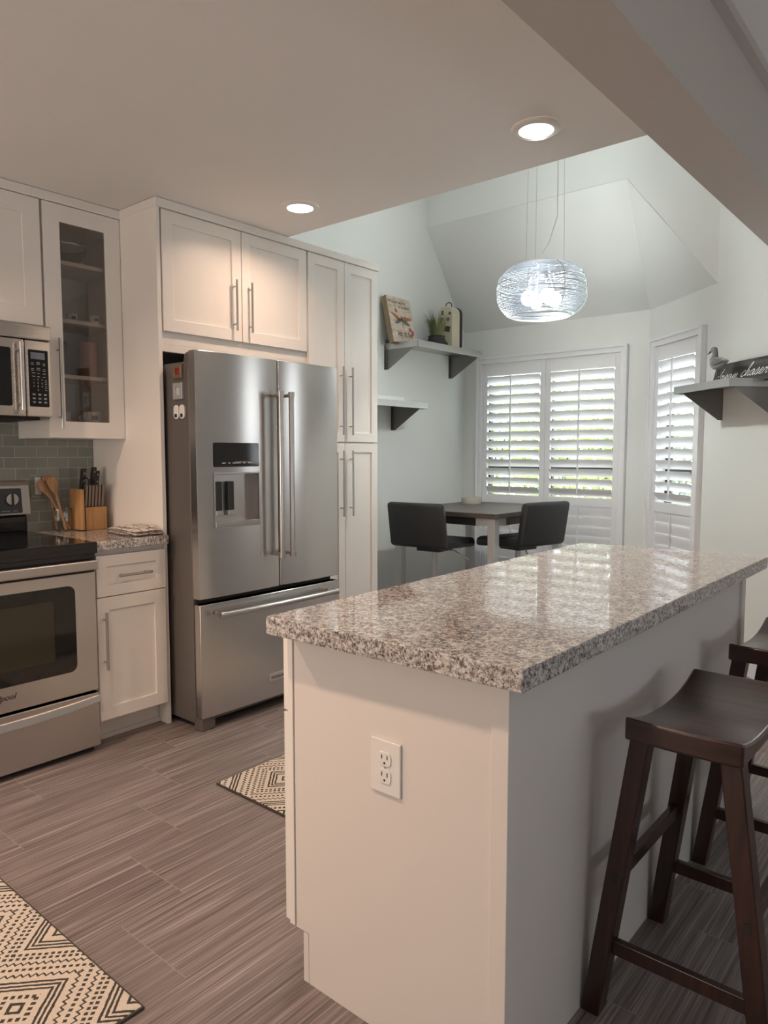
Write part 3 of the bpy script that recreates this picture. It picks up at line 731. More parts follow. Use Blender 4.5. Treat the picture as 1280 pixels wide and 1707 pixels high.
bm = B(); prism(bm, rrect(1.402, 1.485, 1.492, 1.733, .004), MX(XM), -.001, .002); kp = obj('keypad', bm, 'black', cpn)
bm = B(); prism(bm, [(1.411, 1.694), (1.471, 1.694), (1.471, 1.722), (1.411, 1.722)], MX(XM), .002, .0026); obj('display', bm, 'blue', kp)
bm = B()
nums = ['1', '2', '3', '4', '5', '6', '7', '8', '9']
for i, s in enumerate(nums): text_into(bm, s, MX(XM), 1.421+.0175*(i % 3), 1.604-.0145*(i//3), .010, .0025, align='CENTER')
text_into(bm, '0', MX(XM), 1.4385, 1.559, .010, .0025, align='CENTER')
def dash(u, v, l): prism(bm, [(u, v), (u+l, v), (u+l, v+.0018), (u, v+.0018)], MX(XM), .002, .0026)
for v in (1.679, 1.672, 1.655, 1.648): dash(1.411, v-.003, .012); dash(1.434, v, .016); dash(1.462, v-.004, .010)
for v in (1.634, 1.620): dash(1.414, v, .014); dash(1.437, v-.001, .01); dash(1.46, v-.002, .012)
for v in (1.604, 1.5955, 1.588, 1.5785, 1.571, 1.562): dash(1.468, v, .009)
for v in (1.545, 1.541, 1.528, 1.524, 1.512, 1.508):
    for u in (1.414, 1.438, 1.462): dash(u, v, .012)
obj('key_print', bm, 'text', kp)
bm = B(); bx(bm, -3.55, -3.22, my0+.03, my1-.03, 1.437, 1.449); obj('underside_grille', bm, 'dark', t)

# ================================================================== COUNTER ITEMS
bx0, bx1, by0, by1 = -3.51, -3.38, 1.748, 1.858
t = thing('knife_block', 'pale wooden knife block full of black and steel handled knives', 'knife block', (-3.44, 1.80, .914))
bm = B(); bx(bm, bx0+.07, bx1, by0, by1, .914, 1.027); obj('front_block', bm, 'maple', t, bev=.003)
bm = B(); bx(bm, bx0, bx0+.068, by0, by1, .914, 1.065); obj('rear_block', bm, 'maple', t, bev=.003)
grp = 'knives standing in the knife block'
for i, y in enumerate((1.760, 1.777, 1.794, 1.811, 1.828, 1.845)):
    bm = B(); prism(bm, rrect(-.009, .009, 0, .108, .004, 3), (lambda yy: lambda a, b, d: Vector((-3.408+a+.06*b, yy+d+.05*b, 1.0272+b)))(y), -.0055, .0055)
    tag(obj('steak_knife', bm, 'knifeh'), 'steel handled steak knife in the front row of the knife block', 'knife', 'steak knives in the front row of the knife block')
for i, (y, h, w_, lab) in enumerate(((1.775, .150, .013, 'tall black handled chef knife at the left end of the knife block'),
                                    (1.828, .158, .013, 'tallest black handled knife at the right of the knife block'),
                                    (1.848, .140, .010, 'shorter black handled knife at the right edge of the knife block'))):
    bm = B(); prism(bm, rrect(-w_, w_, 0, h, .007, 3), (lambda yy: lambda a, b, d: Vector((-3.475+a+.14*b, yy+d+.05*b, 1.0652+b)))(y), -.009, .009)
    for k in (.35, .6, .85): bx(bm, -3.475+w_+.14*k*h-.001, -3.475+w_+.14*k*h+.001, y+.05*k*h-.003, y+.05*k*h+.003, 1.0652+k*h-.003, 1.0652+k*h+.003, 1)
    tag(obj('kitchen_knife', bm, ['blackp', 'satin'], None, bev=.002), lab, 'knife', grp)
bm = B()
for sgn in (-1, 1):
    c = (-3.442, 1.803+sgn*.017, 1.148)
    pts = [(c[0], c[1]+.015*math.sin(a), c[2]+.024*math.cos(a)) for a in [2*PI*k/14 for k in range(15)]]
    tube(bm, pts, .0035, 8, caps=False)
tube(bm, [(-3.448, 1.803, 1.0655), (-3.442, 1.803, 1.14)], .005, 8)
tag(obj('kitchen_scissors', bm, 'blackp'), 'black looped scissor handles between the knives in the block', 'scissors')
bm = B(); rbox(bm, (-3.425, 1.728, 1.0175), (.11, .020, .2), Matrix.Identity(3))
tag(obj('cutting_board', bm, 'maple', None, bev=.004), 'upright narrow wooden cutting board left of the knife block', 'cutting board')
# jar
jc = (-3.465, 1.672, .9142)
t = thing('glass_jar', 'clear glass utensil jar holding wooden spoons beside the range', 'jar', jc)
bm = B(); lathe(bm, [(0, .004), (.036, .004), (.042, .012), (.046, .06), (.042, .105), (.044, .108), (.048, .06), (.045, .008), (.038, 0), (0, 0)], jc, 40); obj('bowl', bm, 'jar', t)
bm = B(); lathe(bm, [(.0425, .104), (.0445, .104), (.0445, .109), (.0425, .109), (.0425, .104)], jc, 40); obj('rim', bm, 'jar', t)
def spoon(lab, base, top, r, head, flat):
    base, top = Vector(base), Vector(top); d = (top-base).normalized()
    bm = B(); n = 14; L_ = (top-base).length
    side = Vector((0, 1, 0)); side = (side-d*side.dot(d)).normalized(); nn = d.cross(side)
    rings = []
    for i in range(n+1):
        k = i/n; wdt = r if k < .68 else r+(head-r)*math.sin((k-.68)/.32*PI*.62)
        if i == n: wdt *= .55
        th = r if k < .68 else flat
        rings.append([bm.verts.new(base+d*L_*k+side*wdt*math.cos(a)+nn*th*math.sin(a)) for a in [2*PI*j/12 for j in range(12)]])
    for a, b in zip(rings, rings[1:]):
        for j in range(12): bm.faces.new((a[j], a[(j+1) % 12], b[(j+1) % 12], b[j])).smooth = True
    bm.faces.new(rings[0][::-1]); bm.faces.new(rings[-1])
    tag(obj('wooden_spoon', bm, 'beech'), lab, 'spoon', 'wooden utensils in the glass jar')
spoon('wooden spatula leaning furthest left out of the glass jar', (-3.45, 1.700, .921), (-3.49, 1.582, 1.160), .0065, .024, .004)
spoon('round headed wooden spoon leaning left in front in the jar', (-3.440, 1.676, .921), (-3.460, 1.622, 1.178), .0065, .029, .005)
spoon('broad wooden spoon with its head upright behind the other two in the jar', (-3.488, 1.655, .921), (-3.545, 1.640, 1.185), .0065, .028, .004)
# outlet on splash
t = thing('wall_outlet', 'pale outlet cover on the tiled splashback behind the wooden spoons', 'outlet', (WX+.008, 1.60, 1.08))
bm = B(); prism(bm, rrect(1.575, 1.645, 1.075, 1.19, .004), MX(WX+.008), 0, .005); obj('cover_plate', bm, 'tile', t, bev=.002)
bm = B(); prism(bm, rrect(1.595, 1.625, 1.09, 1.175, .006), MX(WX+.008), .005, .007); obj('socket', bm, 'white', t)
# folded towel
bm = B(); random.seed(3)
def cloth_layer(z, h, x0, x1, y0, y1, amp, seed):
    n, m_ = 14, 12; random.seed(seed); top = []; bot = []
    for i in range(n+1):
        rt, rb = [], []
        for j in range(m_+1):
            u, v = i/n, j/m_; x = x0+(x1-x0)*u+.004*math.sin(9*v+seed); y = y0+(y1-y0)*v+.004*math.sin(7*u+seed)
            e = min(u, 1-u, v, 1-v); ed = min(1, e*10)**.5
            w_ = amp*(math.sin(7*u+seed)*math.cos(6*v+seed*2))
            rt.append(bm.verts.new((x, y, z+h*(.5+.5*ed)+w_*ed))); rb.append(bm.verts.new((x, y, z+h*(.5-.5*ed)+(w_*ed*.3 if z > .92 else 0))))
        top.append(rt); bot.append(rb)
    for i in range(n):
        for j in range(m_):
            bm.faces.new((top[i][j], top[i+1][j], top[i+1][j+1], top[i][j+1])).smooth = True
            bm.faces.new((bot[i][j], bot[i][j+1], bot[i+1][j+1], bot[i+1][j])).smooth = True
    for i in range(n):
        for q in (0, m_): bm.faces.new((top[i][q], bot[i][q], bot[i+1][q], top[i+1][q])).smooth = True
    for j in range(m_):
        for q in (0, n): bm.faces.new((top[q][j], bot[q][j], bot[q][j+1], top[q][j+1])).smooth = True
cloth_layer(.9145, .016, -3.20, -2.935, 1.745, 1.893, .002, 1)
cloth_layer(.930, .014, -3.195, -2.940, 1.748, 1.890, .004, 2)
cloth_layer(.942, .010, -3.15, -2.99, 1.79, 1.885, .005, 5)
tag(obj('dish_towel', bm, 'towel'), 'folded white dish towel with thin black checks on the granite corner', 'towel')

# ---- inside glass cabinet
c = (-3.42, 1.70, 2.176)
t = thing('glass_bowl', 'dark clear glass serving bowl on the top shelf of the glass cabinet', 'bowl', c)
bm = B(); lathe(bm, [(0, .012), (.05, .012), (.085, .05), (.098, .085), (.102, .085), (.09, .045), (.054, .004), (.03, .0), (0, .0)], c, 14); obj('bowl', bm, 'jar', t)
bm = B(); lathe(bm, [(.098, .083), (.104, .083), (.104, .09), (.098, .09), (.098, .083)], c, 14); obj('rim', bm, 'chrome', t)
def cup(name, lab, c, r, h, hang, cat, group, badge=True, m_='ceram'):
    t = thing(name, lab, cat, c, group=group)
    bm = B(); lathe(bm, [(0, .003), (r*.8, .003), (r*.94, h), (r, h), (r*.97, h*.3), (r*.85, 0), (0, 0)], c, 28); obj('body', bm, m_, t)
    bm = B(); u = Vector((math.cos(hang), math.sin(hang), 0)); cc = Vector(c)
    tube(bm, [cc+u*(r*.93+.55*r*math.sin(PI*k/8))+Vector((0, 0, h*(.2+.6*k/8))) for k in range(9)], r*.10, 8); obj('handle', bm, m_, t)
    if badge:
        bm = B(); a0 = -.55
        pv = [(k, j) for k in range(4) for j in range(2)]
        vs = {}
        for k, j in pv:
            th = a0+.75*k/3; vs[(k, j)] = bm.verts.new(cc+Vector(((r+.0008)*math.cos(th), (r+.0008)*math.sin(th), h*(.35+.35*j))))
        for k in range(3): bm.faces.new((vs[(k, 0)], vs[(k+1, 0)], vs[(k+1, 1)], vs[(k, 1)]))
        obj('printed_motif', bm, 'stick', t)
g_ = 'small cups and mugs in the glass cabinet'
cup('espresso_cup', 'small white espresso cup, left of the two on the upper middle shelf', (-3.40, 1.722, 1.9125), .026, .042, 2.0, 'cup', g_)
cup('espresso_cup', 'small white espresso cup, right of the two on the upper middle shelf', (-3.375, 1.822, 1.9125), .028, .042, 2.6, 'cup', g_)
cup('coffee_mug', 'greyish mug at the left of the bottom cabinet shelf', (-3.41, 1.66, 1.4325), .042, .055, 2.8, 'mug', g_, False)
cup('coffee_mug', 'white mug with its handle turned left on the bottom cabinet shelf', (-3.385, 1.80, 1.4325), .040, .06, -2.0, 'mug', g_)
bm = B(); lathe(bm, [(0, 0), (.036, 0), (.04, .03), (.042, .17), (.038, .172), (0, .172)], (-3.42, 1.808, 1.6575), 32)
tag(obj('tumbler', bm, 'pink'), 'tall pink metal tumbler on the third shelf of the glass cabinet', 'tumbler')
bm = B(); bx(bm, -3.56, -3.44, 1.60, 1.715, 1.6575, 1.83); tag(obj('storage_box', bm, 'blue', None, bev=.004), 'blue grey box at the left back of the third cabinet shelf', 'box')
bm = B(); bx(bm, -3.40, -3.36, 1.735, 1.775, 1.6575, 1.70); tag(obj('spice_tin', bm, 'brown', None, bev=.004), 'small dark brown tin in front of the blue grey box', 'tin')
bm = B(); bx(bm, -3.52, -3.50, 1.852, 1.878, 1.6575, 1.80); tag(obj('slim_carton', bm, 'brown', None, bev=.002), 'slim brown carton right of the pink tumbler', 'carton')

# ================================================================== ISLAND
t = thing('island_cabinet', 'long white painted kitchen island cabinet with toe kick', 'kitchen island', (-.96, 2.0, 0))
bm = B(); bx(bm, -1.274, -.677, 1.158, 2.82, .125, .872); bx(bm, -1.211, -.677, 1.158, 2.82, 0, .125); obj('body', bm, 'panel', t, bev=.0015)
# end panel and corner post on the near face
bm = B(); prism(bm, [(-1.252, .872), (-1.252, .128), (-1.209, .128), (-1.209, .0), (-.702, 0), (-.702, .872)], MY(1.158), 0, .006); obj('end_panel', bm, 'panel', t, bev=.001)
bm = B(); prism(bm, [(-1.274, .872), (-1.274, .13), (-1.256, .13), (-1.256, .872)], MY(1.158), 0, .008); obj('stile', bm, 'cab', t, bev=.001)
bm = B(); bx(bm, -.700, -.662, 1.146, 1.19, 0, .872); obj('corner_post', bm, 'panel', t, bev=.0015)
bm = B(); bx(bm, -.68, -.662, 2.785, 2.83, 0, .872); obj('corner_post', bm, 'panel', t, bev=.0015)
bm = B(); bx(bm, -.677, -.672, 1.19, 2.785, .0, .872); obj('side_panel', bm, 'panel', t)
bm = B(); bx(bm, -1.228, -1.211, 1.153, 2.82, 0, .125); obj('toe_kick', bm, 'panel', t)
for k in range(4):
    y0 = 1.156+k*.415; y1 = y0+.411
    bm = B(); plate_hole(bm, lambda a, b, d: Vector((-1.274-d, a, b)), y0, y1, .668, .856, y0+.05, y1-.05, .715, .81, 0, .02)
    bx(bm, -1.285, -1.274, y0+.05, y1-.05, .715, .81); q = obj('drawer', bm, 'cab', t, bev=.0015)
    bm = B(); tube(bm, [(-1.325, y0+.12, .76), (-1.325, y1-.12, .76)], .006, 10)
    for yy in (y0+.15, y1-.15): tube(bm, [(-1.292, yy, .76), (-1.325, yy, .76)], .004, 8)
    obj('handle', bm, 'satin', q)
    bm = B(); plate_hole(bm, lambda a, b, d: Vector((-1.274-d, a, b)), y0, y1, .132, .662, y0+.058, y1-.058, .19, .604, 0, .02)
    bx(bm, -1.285, -1.274, y0+.058, y1-.058, .19, .604); obj('door', bm, 'cab', t, bev=.0015)
# granite slab (measured corners)
bm = B(); prism(bm, [(-1.272, 1.083), (-.606, 1.094), (-.610, 2.905), (-1.318, 2.868)][::1], MZ(0), .872, .914)
tag(obj('countertop', bm, 'granite', None, bev=.0022, seg=2), 'large polished speckled granite worktop covering the kitchen island', 'countertop')
# outlet
t = thing('wall_outlet', 'white duplex outlet on the near end of the kitchen island', 'outlet', (-.963, 1.15, .56))
MO = MY(1.1518)
bm = B(); prism(bm, rrect(-1.003, -.921, .560, .678, .002), MO, 0, .006); obj('cover_plate', bm, 'white', t, bev=.004, seg=2)
for z in (.638, .600):
    bm = B(); prism(bm, rrect(-.979, -.945, z-.016, z+.016, .010, 4), MO, .006, .0085); q = obj('receptacle', bm, 'white', t, bev=.001)
    bm = B()
    for u, h in ((-.9695, .005), (-.9545, .004)): prism(bm, [(u-.0012, z+.000), (u+.0012, z+.000), (u+.0012, z+.009), (u-.0012, z+.009)], MO, .0085, .009)
    prism(bm, rrect(-.9645, -.9595, z-.011, z-.006, .002, 3), MO, .0085, .009); obj('slot', bm, 'dtext', q)
bm = B(); lathe(bm, [(0, 0), (.0025, 0)], (0, 0, 0), 10)
for v in bm.verts: v.co = Vector((-.962+v.co.x, 1.1518-.0066, .619+v.co.y))
obj('screw', bm, 'satin', t)

# ================================================================== SADDLE STOOLS
def saddle_stool():
    t = thing('saddle_stool', '', 'stool', (0, 0, 0)); WORLD.pop(t.name, None)
    hx, hy, zt, th = .120, .24, .720, .052
    bm = B(); nx, ny = 8, 20; top = []; bot = []
    for i in range(nx+1):
        rt, rb = [], []
        for j in range(ny+1):
            u, v = -1+2*i/nx, -1+2*j/ny
            x, y = hx*u*(1-.03*(1-v*v)), hy*v*(1-.02*u*u)
            dip = .034*(1-abs(v)**2.2)+.002*(1-u*u)
            rt.append(bm.verts.new((x, y, zt-dip))); rb.append(bm.verts.new((x, y, zt-th-.016*(1-v*v)*.6)))
        top.append(rt); bot.append(rb)
    for i in range(nx):
        for j in range(ny):
            bm.faces.new((top[i][j], top[i+1][j], top[i+1][j+1], top[i][j+1])).smooth = True
            bm.faces.new((bot[i][j], bot[i][j+1], bot[i+1][j+1], bot[i+1][j]))
    for i in range(nx):
        for q in (0, ny): bm.faces.new((top[i][q], bot[i][q], bot[i+1][q], top[i+1][q]))
    for j in range(ny):
        for q in (0, nx): bm.faces.new((top[q][j], bot[q][j], bot[q][j+1], top[q][j+1]))
    obj('seat', bm, 'espseat', t, bev=.006, seg=3)
    feet = {}; tops = {}
    for sx in (-1, 1):
        for sy in (-1, 1):
            tp = Vector((sx*.092, sy*.195, .672)); ft = Vector((sx*.184, sy*.214, 0)); tops[(sx, sy)] = tp; feet[(sx, sy)] = ft
            bm = B(); a, b_ = .021, .021
            v = [bm.verts.new(p+Vector((ax*a, ay*b_*(1.1), 0))) for p in (tp, ft) for ax, ay in ((-1, -1), (1, -1), (1, 1), (-1, 1))]
            bm.faces.new(v[:4]); bm.faces.new(v[4:][::-1])
            for k in range(4): bm.faces.new((v[k], v[(k+1) % 4], v[4+(k+1) % 4], v[4+k]))
            obj('leg', bm, 'espresso', t, bev=.003)
    at = lambda s, z: feet[s]+(tops[s]-feet[s])*(z/.672)
    for sx in (-1, 1):
        bm = B(); beam(bm, at((sx, -1), .34), at((sx, 1), .34), .018, .034); obj('stretcher', bm, 'espresso', t, bev=.002)
    for sy in (-1, 1):
        bm = B(); beam(bm, at((-1, sy), .17), at((1, sy), .17), .018, .034); obj('stretcher', bm, 'espresso', t, bev=.002)
    for sx in (-1, 1):
        for sy in (-1, 1):
            bm = B(); p = at((sx, sy), .34); rbox(bm, (p.x, p.y+sy*.0225, p.z), (.012, .004, .026), Matrix.Identity(3))
            obj('tenon_plug', bm, 'dark', t)
    return t
ST = (-.464, 1.742)
s1 = saddle_stool(); s1.location = (ST[0], ST[1], 0); s1.rotation_euler.z = 0
s1['label'] = 'dark brown wooden saddle seat stool nearest the camera, beside the island'; s1['group'] = 'saddle stools along the island'
s2 = copy_tree(s1); s2.location = (ST[0]+.002, ST[1]+.80, 0); s2.rotation_euler.z = 0
s2['label'] = 'dark brown saddle seat stool farther back, partly cut by the right edge'

# ================================================================== RUGS
def rug(lab, x0, x1, y0, y1, ox, oy):
    t = thing('woven_rug', lab, 'rug', (ox, oy, 0), group='cream and black diamond rugs')
    bm = B(); bx(bm, x0, x1, y0, y1, .0005, .010); obj('pile', bm, 'rug', t, bev=.004)
    bm = B(); plate_hole(bm, MZ(0), x0-.004, x1+.004, y0-.004, y1+.004, x0+.003, x1-.003, y0+.003, y1-.003, .0005, .008); obj('binding', bm, 'rugedge', t, bev=.002)
rug('cream and black diamond rug on the floor in front of the range, bottom left', -2.32, -1.447, -1.2, .845, -1.849, .85)
rug('cream and black diamond rug between the refrigerator and the island', -2.251, -1.38, 1.662, 2.85, -1.70, 1.86)

# ================================================================== PUB TABLE
t = thing('pub_table', 'square counter height table with dark grey wood top and silver legs', 'table', (-2.93, 4.5, 0))
tx0, tx1, ty0, ty1, tz = -3.28, -2.43, 4.0, 4.98, .90
bm = B(); bx(bm, tx0, tx1, ty0, ty1, tz-.032, tz); obj('tabletop', bm, 'tabletop', t, bev=.003)
bm = B(); q = .02
for (a, b) in ((ty0+q, ty0+q+.02), (ty1-q-.02, ty1-q)): bx(bm, tx0+.15, tx1-.15, a, b, tz-.085, tz-.032)
for (a, b) in ((tx0+q, tx0+q+.02), (tx1-q-.02, tx1-q)): bx(bm, a, b, ty0+.15, ty1-.15, tz-.085, tz-.032)
obj('apron', bm, 'blackp', t)
for sx, x in ((1, tx0+.01), (-1, tx1-.01)):
    for sy, y in ((1, ty0+.01), (-1, ty1-.01)):
        bm = B()
        bx(bm, min(x, x+sx*.055), max(x, x+sx*.055), min(y, y+sy*.055), max(y, y+sy*.055), 0, tz-.033)
        X0, X1 = sorted((x+sx*.055, x+sx*.15)); Y0, Y1 = sorted((y+sy*.004, y+sy*.044)); bx(bm, X0, X1, Y0, Y1, tz-.082, tz-.033)
        Y0, Y1 = sorted((y+sy*.055, y+sy*.15)); X0, X1 = sorted((x+sx*.004, x+sx*.044)); bx(bm, X0, X1, Y0, Y1, tz-.082, tz-.033)
        obj('leg', bm, 'leg', t, bev=.002)
c = (-3.10, 4.74, tz+.0003)
bm = B(); lathe(bm, [(0, .004), (.066, .004), (.071, .05), (.078, .05), (.078, .012), (.074, 0), (0, 0)], c, 36)
for k in range(0): pass
tag(obj('bowl', bm, 'bowl'), 'small pale stone bowl on the dark pub table', 'bowl')

# ---- swivel stools
def swivel_stool():
    t = thing('swivel_stool', '', 'stool', (0, 0, 0)); WORLD.pop(t.name, None)
    # local: facing +X
    zs = .66
    bm = B(); n = 7
    prof = []
    # L-shaped padded shell profile (x,z), constant width with rounded ends
    def pad(bm, prof, hw, r):
        """closed side profile list, extruded over y with pinched edges"""
        ys = [-hw, -hw+r*.3, -hw+r, 0, hw-r, hw-r*.3, hw]; ins = [r*.8, r*.25, 0, 0, 0, r*.25, r*.8]
        cx_ = sum(p[0] for p in prof)/len(prof); cz_ = sum(p[1] for p in prof)/len(prof)
        rings = []
        for y, k in zip(ys, ins):
            ring = []
            m_ = len(prof)
            for i, p in enumerate(prof):
                a, b = prof[i-1], prof[(i+1) % m_]; d = Vector((b[0]-a[0], b[1]-a[1])).normalized(); nn = Vector((d.y, -d.x))
                ring.append(bm.verts.new((p[0]-nn.x*k*SG, y, p[1]-nn.y*k*SG)))
            rings.append(ring)
        for a, b in zip(rings, rings[1:]):
            for i in range(len(a)): bm.faces.new((a[i], a[(i+1) % len(a)], b[(i+1) % len(a)], b[i])).smooth = True
        bm.faces.new(rings[0]); bm.faces.new(rings[-1][::-1])
    SG = 1
    seatp = rrect(-.205, .215, zs, zs+.066, .03, 3)
    seatp = [(x, z+(.012*(abs(x)/.2)**3 if x < 0 else -.018*max(0, (x-.1)/.11)**1.5)) for x, z in seatp]
    pad(bm, seatp, .205, .02); obj('seat', bm, 'leath', t, smooth=True)
    bm = B()
    backp = rrect(-.232, -.168, zs+.01, zs+.31, .028, 3)
    backp = [(x-.05*(z-zs)/.3, z) for x, z in backp]
    pad(bm, backp, .212, .022); obj('backrest', bm, 'leath', t, smooth=True)
    bm = B()
    tube(bm, [(0, 0, .33), (0, 0, zs-.03)], .019, 16); tube(bm, [(0, 0, .02), (0, 0, .36)], .028, 20); obj('gas_lift', bm, 'leg', t)
    bm = B(); bx(bm, -.09, .09, -.09, .09, zs-.03, zs+.002); obj('seat_plate', bm, 'blackp', t, bev=.004)
    bm = B(); tube(bm, [(.02, -.03, zs-.02), (.06, -.12, zs-.03), (.10, -.20, zs-.085)], .0045, 8); tube(bm, [(.09, -.18, zs-.072), (.104, -.208, zs-.091)], .0075, 8); obj('height_lever', bm, 'chrome', t)
    bm = B(); lathe(bm, [(0, .012), (.19, .004), (.195, 0), (0, 0)], (0, 0, .0), 48); lathe(bm, [(.03, .012), (.05, .018), (.028, .06)], (0, 0, 0), 32); obj('base', bm, 'chrome', t)
    bm = B(); tube(bm, [(.024, .0, .28), (.14, -.10, .26), (.20, 0, .26), (.14, .10, .26), (.024, 0, .28)], .009, 8); obj('footrest', bm, 'chrome', t)
    return t
k1 = swivel_stool(); k1.location = (-2.898, 3.979, 0); k1.rotation_euler.z = 1.671
k1['label'] = 'charcoal padded swivel stool on the left, its back toward the refrigerator'; k1['group'] = 'swivel stools at the pub table'
k2 = copy_tree(k1); k2.location = (-2.50, 4.42, 0); k2.rotation_euler.z = 2.902
k2['label'] = 'charcoal padded swivel stool on the right, in front of the wide shuttered window'

# ================================================================== WALL SHELVES
def wall_shelf(lab, loc, rz, L_, D_, lip, brs, group='stainless wall shelves'):
    """local: x = along the wall, -y = out of the wall, z=0 top of the lip"""
    t = thing('wall_shelf', lab, 'shelf', loc, rz, group); WORLD.pop(t.name, None)
    bm = B()
    bx(bm, 0, L_, -D_, 0, -.012, -.009); bx(bm, 0, L_, -D_, -D_+.003, -lip, 0); bx(bm, 0, .003, -D_, 0, -lip, 0); bx(bm, L_-.003, L_, -D_, 0, -lip, 0)
    bx(bm, 0, L_, -.003, -.0005, -.012, .028)
    obj('shelf_board', bm, 'steelshelf', t, bev=.001, seg=1)
    for x in brs:
        bm = B(); prism(bm, [(-.0005, -lip*.25), (-D_*.86, -lip*.25), (-D_*.86, -lip-.004), (-.03, -.2), (-.0005, -.2)], lambda a, b, d: Vector((x+d, a, b)), 0, .003)
        bx(bm, x-.016, x+.003, -.004, -.0005, -.2, -.012); bx(bm, x-.010, x+.003, -.02, -.016, -.19, -.03)
        o = obj('bracket', bm, 'brkt', t)
        bm = B()
        for z in (-.06, -.18): tube(bm, [(x-.008, -.004, z), (x-.008, -.008, z)], .006, 10)
        obj('screw', bm, 'chrome', o)
    return t
# left wall shelves (x along -Y there): wall faces +X -> local -y = +X, local x = world +Y when rz=90deg
wall_shelf('upper stainless shelf on the left wall carrying the plaque and grass pot', (WX, 4.275, 2.130), PI/2, .865, .315, .05, (.0035, .858))
wall_shelf('lower stainless shelf on the left wall, beside the pantry cabinet', (WX, 3.56, 1.672), PI/2, .86, .305, .045, (.1, .80))
p = A_+DW*.88
wall_shelf('stainless shelf on the angled wall holding the bird and script sign', (p.x, p.y, 1.695), angW, .555, .298, .045, (.045, .54))

# plaque
zt = 2.121
t = thing('wooden_plaque', 'printed dragonfly plaque leaning on the left wall', 'plaque', (-3.42, 4.38, zt), 0); WORLD.pop(t.name, None)
# local: face toward +X, leaning back; width along y
lean = math.radians(13)
def MPq(a, b, d): return Vector((d*math.cos(lean)-b*math.sin(lean), a, b*math.cos(lean)+d*math.sin(lean)))
pw, ph = .285, .36
t.location = (-3.445, 4.345, zt+.001); 
bm = B(); prism(bm, [(-pw/2, 0), (pw/2, 0), (pw/2, ph), (-pw/2, ph)], MPq, -.045, 0); obj('board', bm, 'plaq', t, bev=.002)
bm = B(); prism(bm, [(-pw/2+.002, .002), (pw/2-.002, .002), (pw/2-.002, ph-.002), (-pw/2+.002, ph-.002)], MPq, .0003, .0012); pf = obj('printed_face', bm, 'plaqf', t)
bm = B()
text_into(bm, 'let it be', MPq, .015, .055, .058, .0018, align='CENTER', bold=.001)
text_into(bm, 'Whisper words', MPq, -.03, ph-.05, .034, .0018, align='CENTER', shear=.4, bold=.0004)
text_into(bm, 'of wisdom', MPq, .05, ph-.085, .034, .0018, align='CENTER', shear=.4, bold=.0004)
obj('lettering', bm, 'dtext', pf)
def ell(bm, cu, cv, ru, rv, ang, d, n=18):
    vs = []
    for k in range(n):
        a = 2*PI*k/n; x, y = ru*math.cos(a), rv*math.sin(a)*(1-.35*math.cos(a))
        vs.append(bm.verts.new(MPq(cu+x*math.cos(ang)-y*math.sin(ang), cv+x*math.sin(ang)+y*math.cos(ang), d)))
    bm.faces.new(vs)
bm = B(); ell(bm, -.062, .203, .062, .016, math.radians(152), .0018); ell(bm, .062, .196, .062, .016, math.radians(4), .0018)
obj('upper_wings', bm, mat('wing_orange', (.30, .13, .05), .6), pf)
bm = B(); ell(bm, -.045, .168, .048, .016, math.radians(-155), .0018); ell(bm, .048, .165, .048, .017, math.radians(-20), .0018)
obj('lower_wings', bm, mat('wing_grey', (.13, .14, .145), .6), pf)
bm = B(); ell(bm, 0, .195, .006, .02, 0, .002); ell(bm, .002, .15, .003, .045, 0, .002); obj('dragonfly_body', bm, 'dtext', pf)
bm = B(); ell(bm, .085, .115, .018, .016, 0, .0019); ell(bm, .112, .095, .02, .02, .5, .0019); ell(bm, -.05, .25, .014, .018, .2, .0019); obj('flower_print', bm, mat('plaque_flowers', (.33, .09, .10), .6), pf)
# potted grass
t = thing('potted_grass', 'tufted artificial grass in a dark round pot on the upper shelf', 'potted plant', (-3.43, 4.72, zt))
c = (-3.43, 4.72, zt)
bm = B(); lathe(bm, [(0, 0), (.052, 0), (.07, .03), (.074, .06), (.064, .088), (.068, .098), (.058, .098), (.055, .08), (0, .08)], c, 30); obj('pot', bm, 'pot', t)
bm = B(); random.seed(11)
for k in range(230):
    a = random.random()*2*PI; r0 = random.random()**.5*.05; L_ = .13+random.random()*.09; le = .2+random.random()*.35
    b0 = Vector((c[0]+r0*math.cos(a), c[1]+r0*math.sin(a), c[2]+.08)); dirn = Vector((math.cos(a), math.sin(a), 0)); sd = Vector((-dirn.y, dirn.x, 0))*.0018
    pts = [b0, b0+dirn*L_*le*.3+Vector((0, 0, L_*.55)), b0+dirn*L_*le*(.8+.3*random.random())+Vector((0, 0, L_))]
    v = [bm.verts.new(pts[0]-sd), bm.verts.new(pts[0]+sd), bm.verts.new(pts[1]+sd), bm.verts.new(pts[1]-sd), bm.verts.new(pts[2])]
    bm.faces.new(v[:4]); bm.faces.new((v[3], v[2], v[4]))
for v in bm.verts: v.co.x = max(v.co.x, WX+.004); v.co.y = min(v.co.y, 4.822)
o = obj('grass', bm, 'grassb', t); o['kind'] = 'stuff'
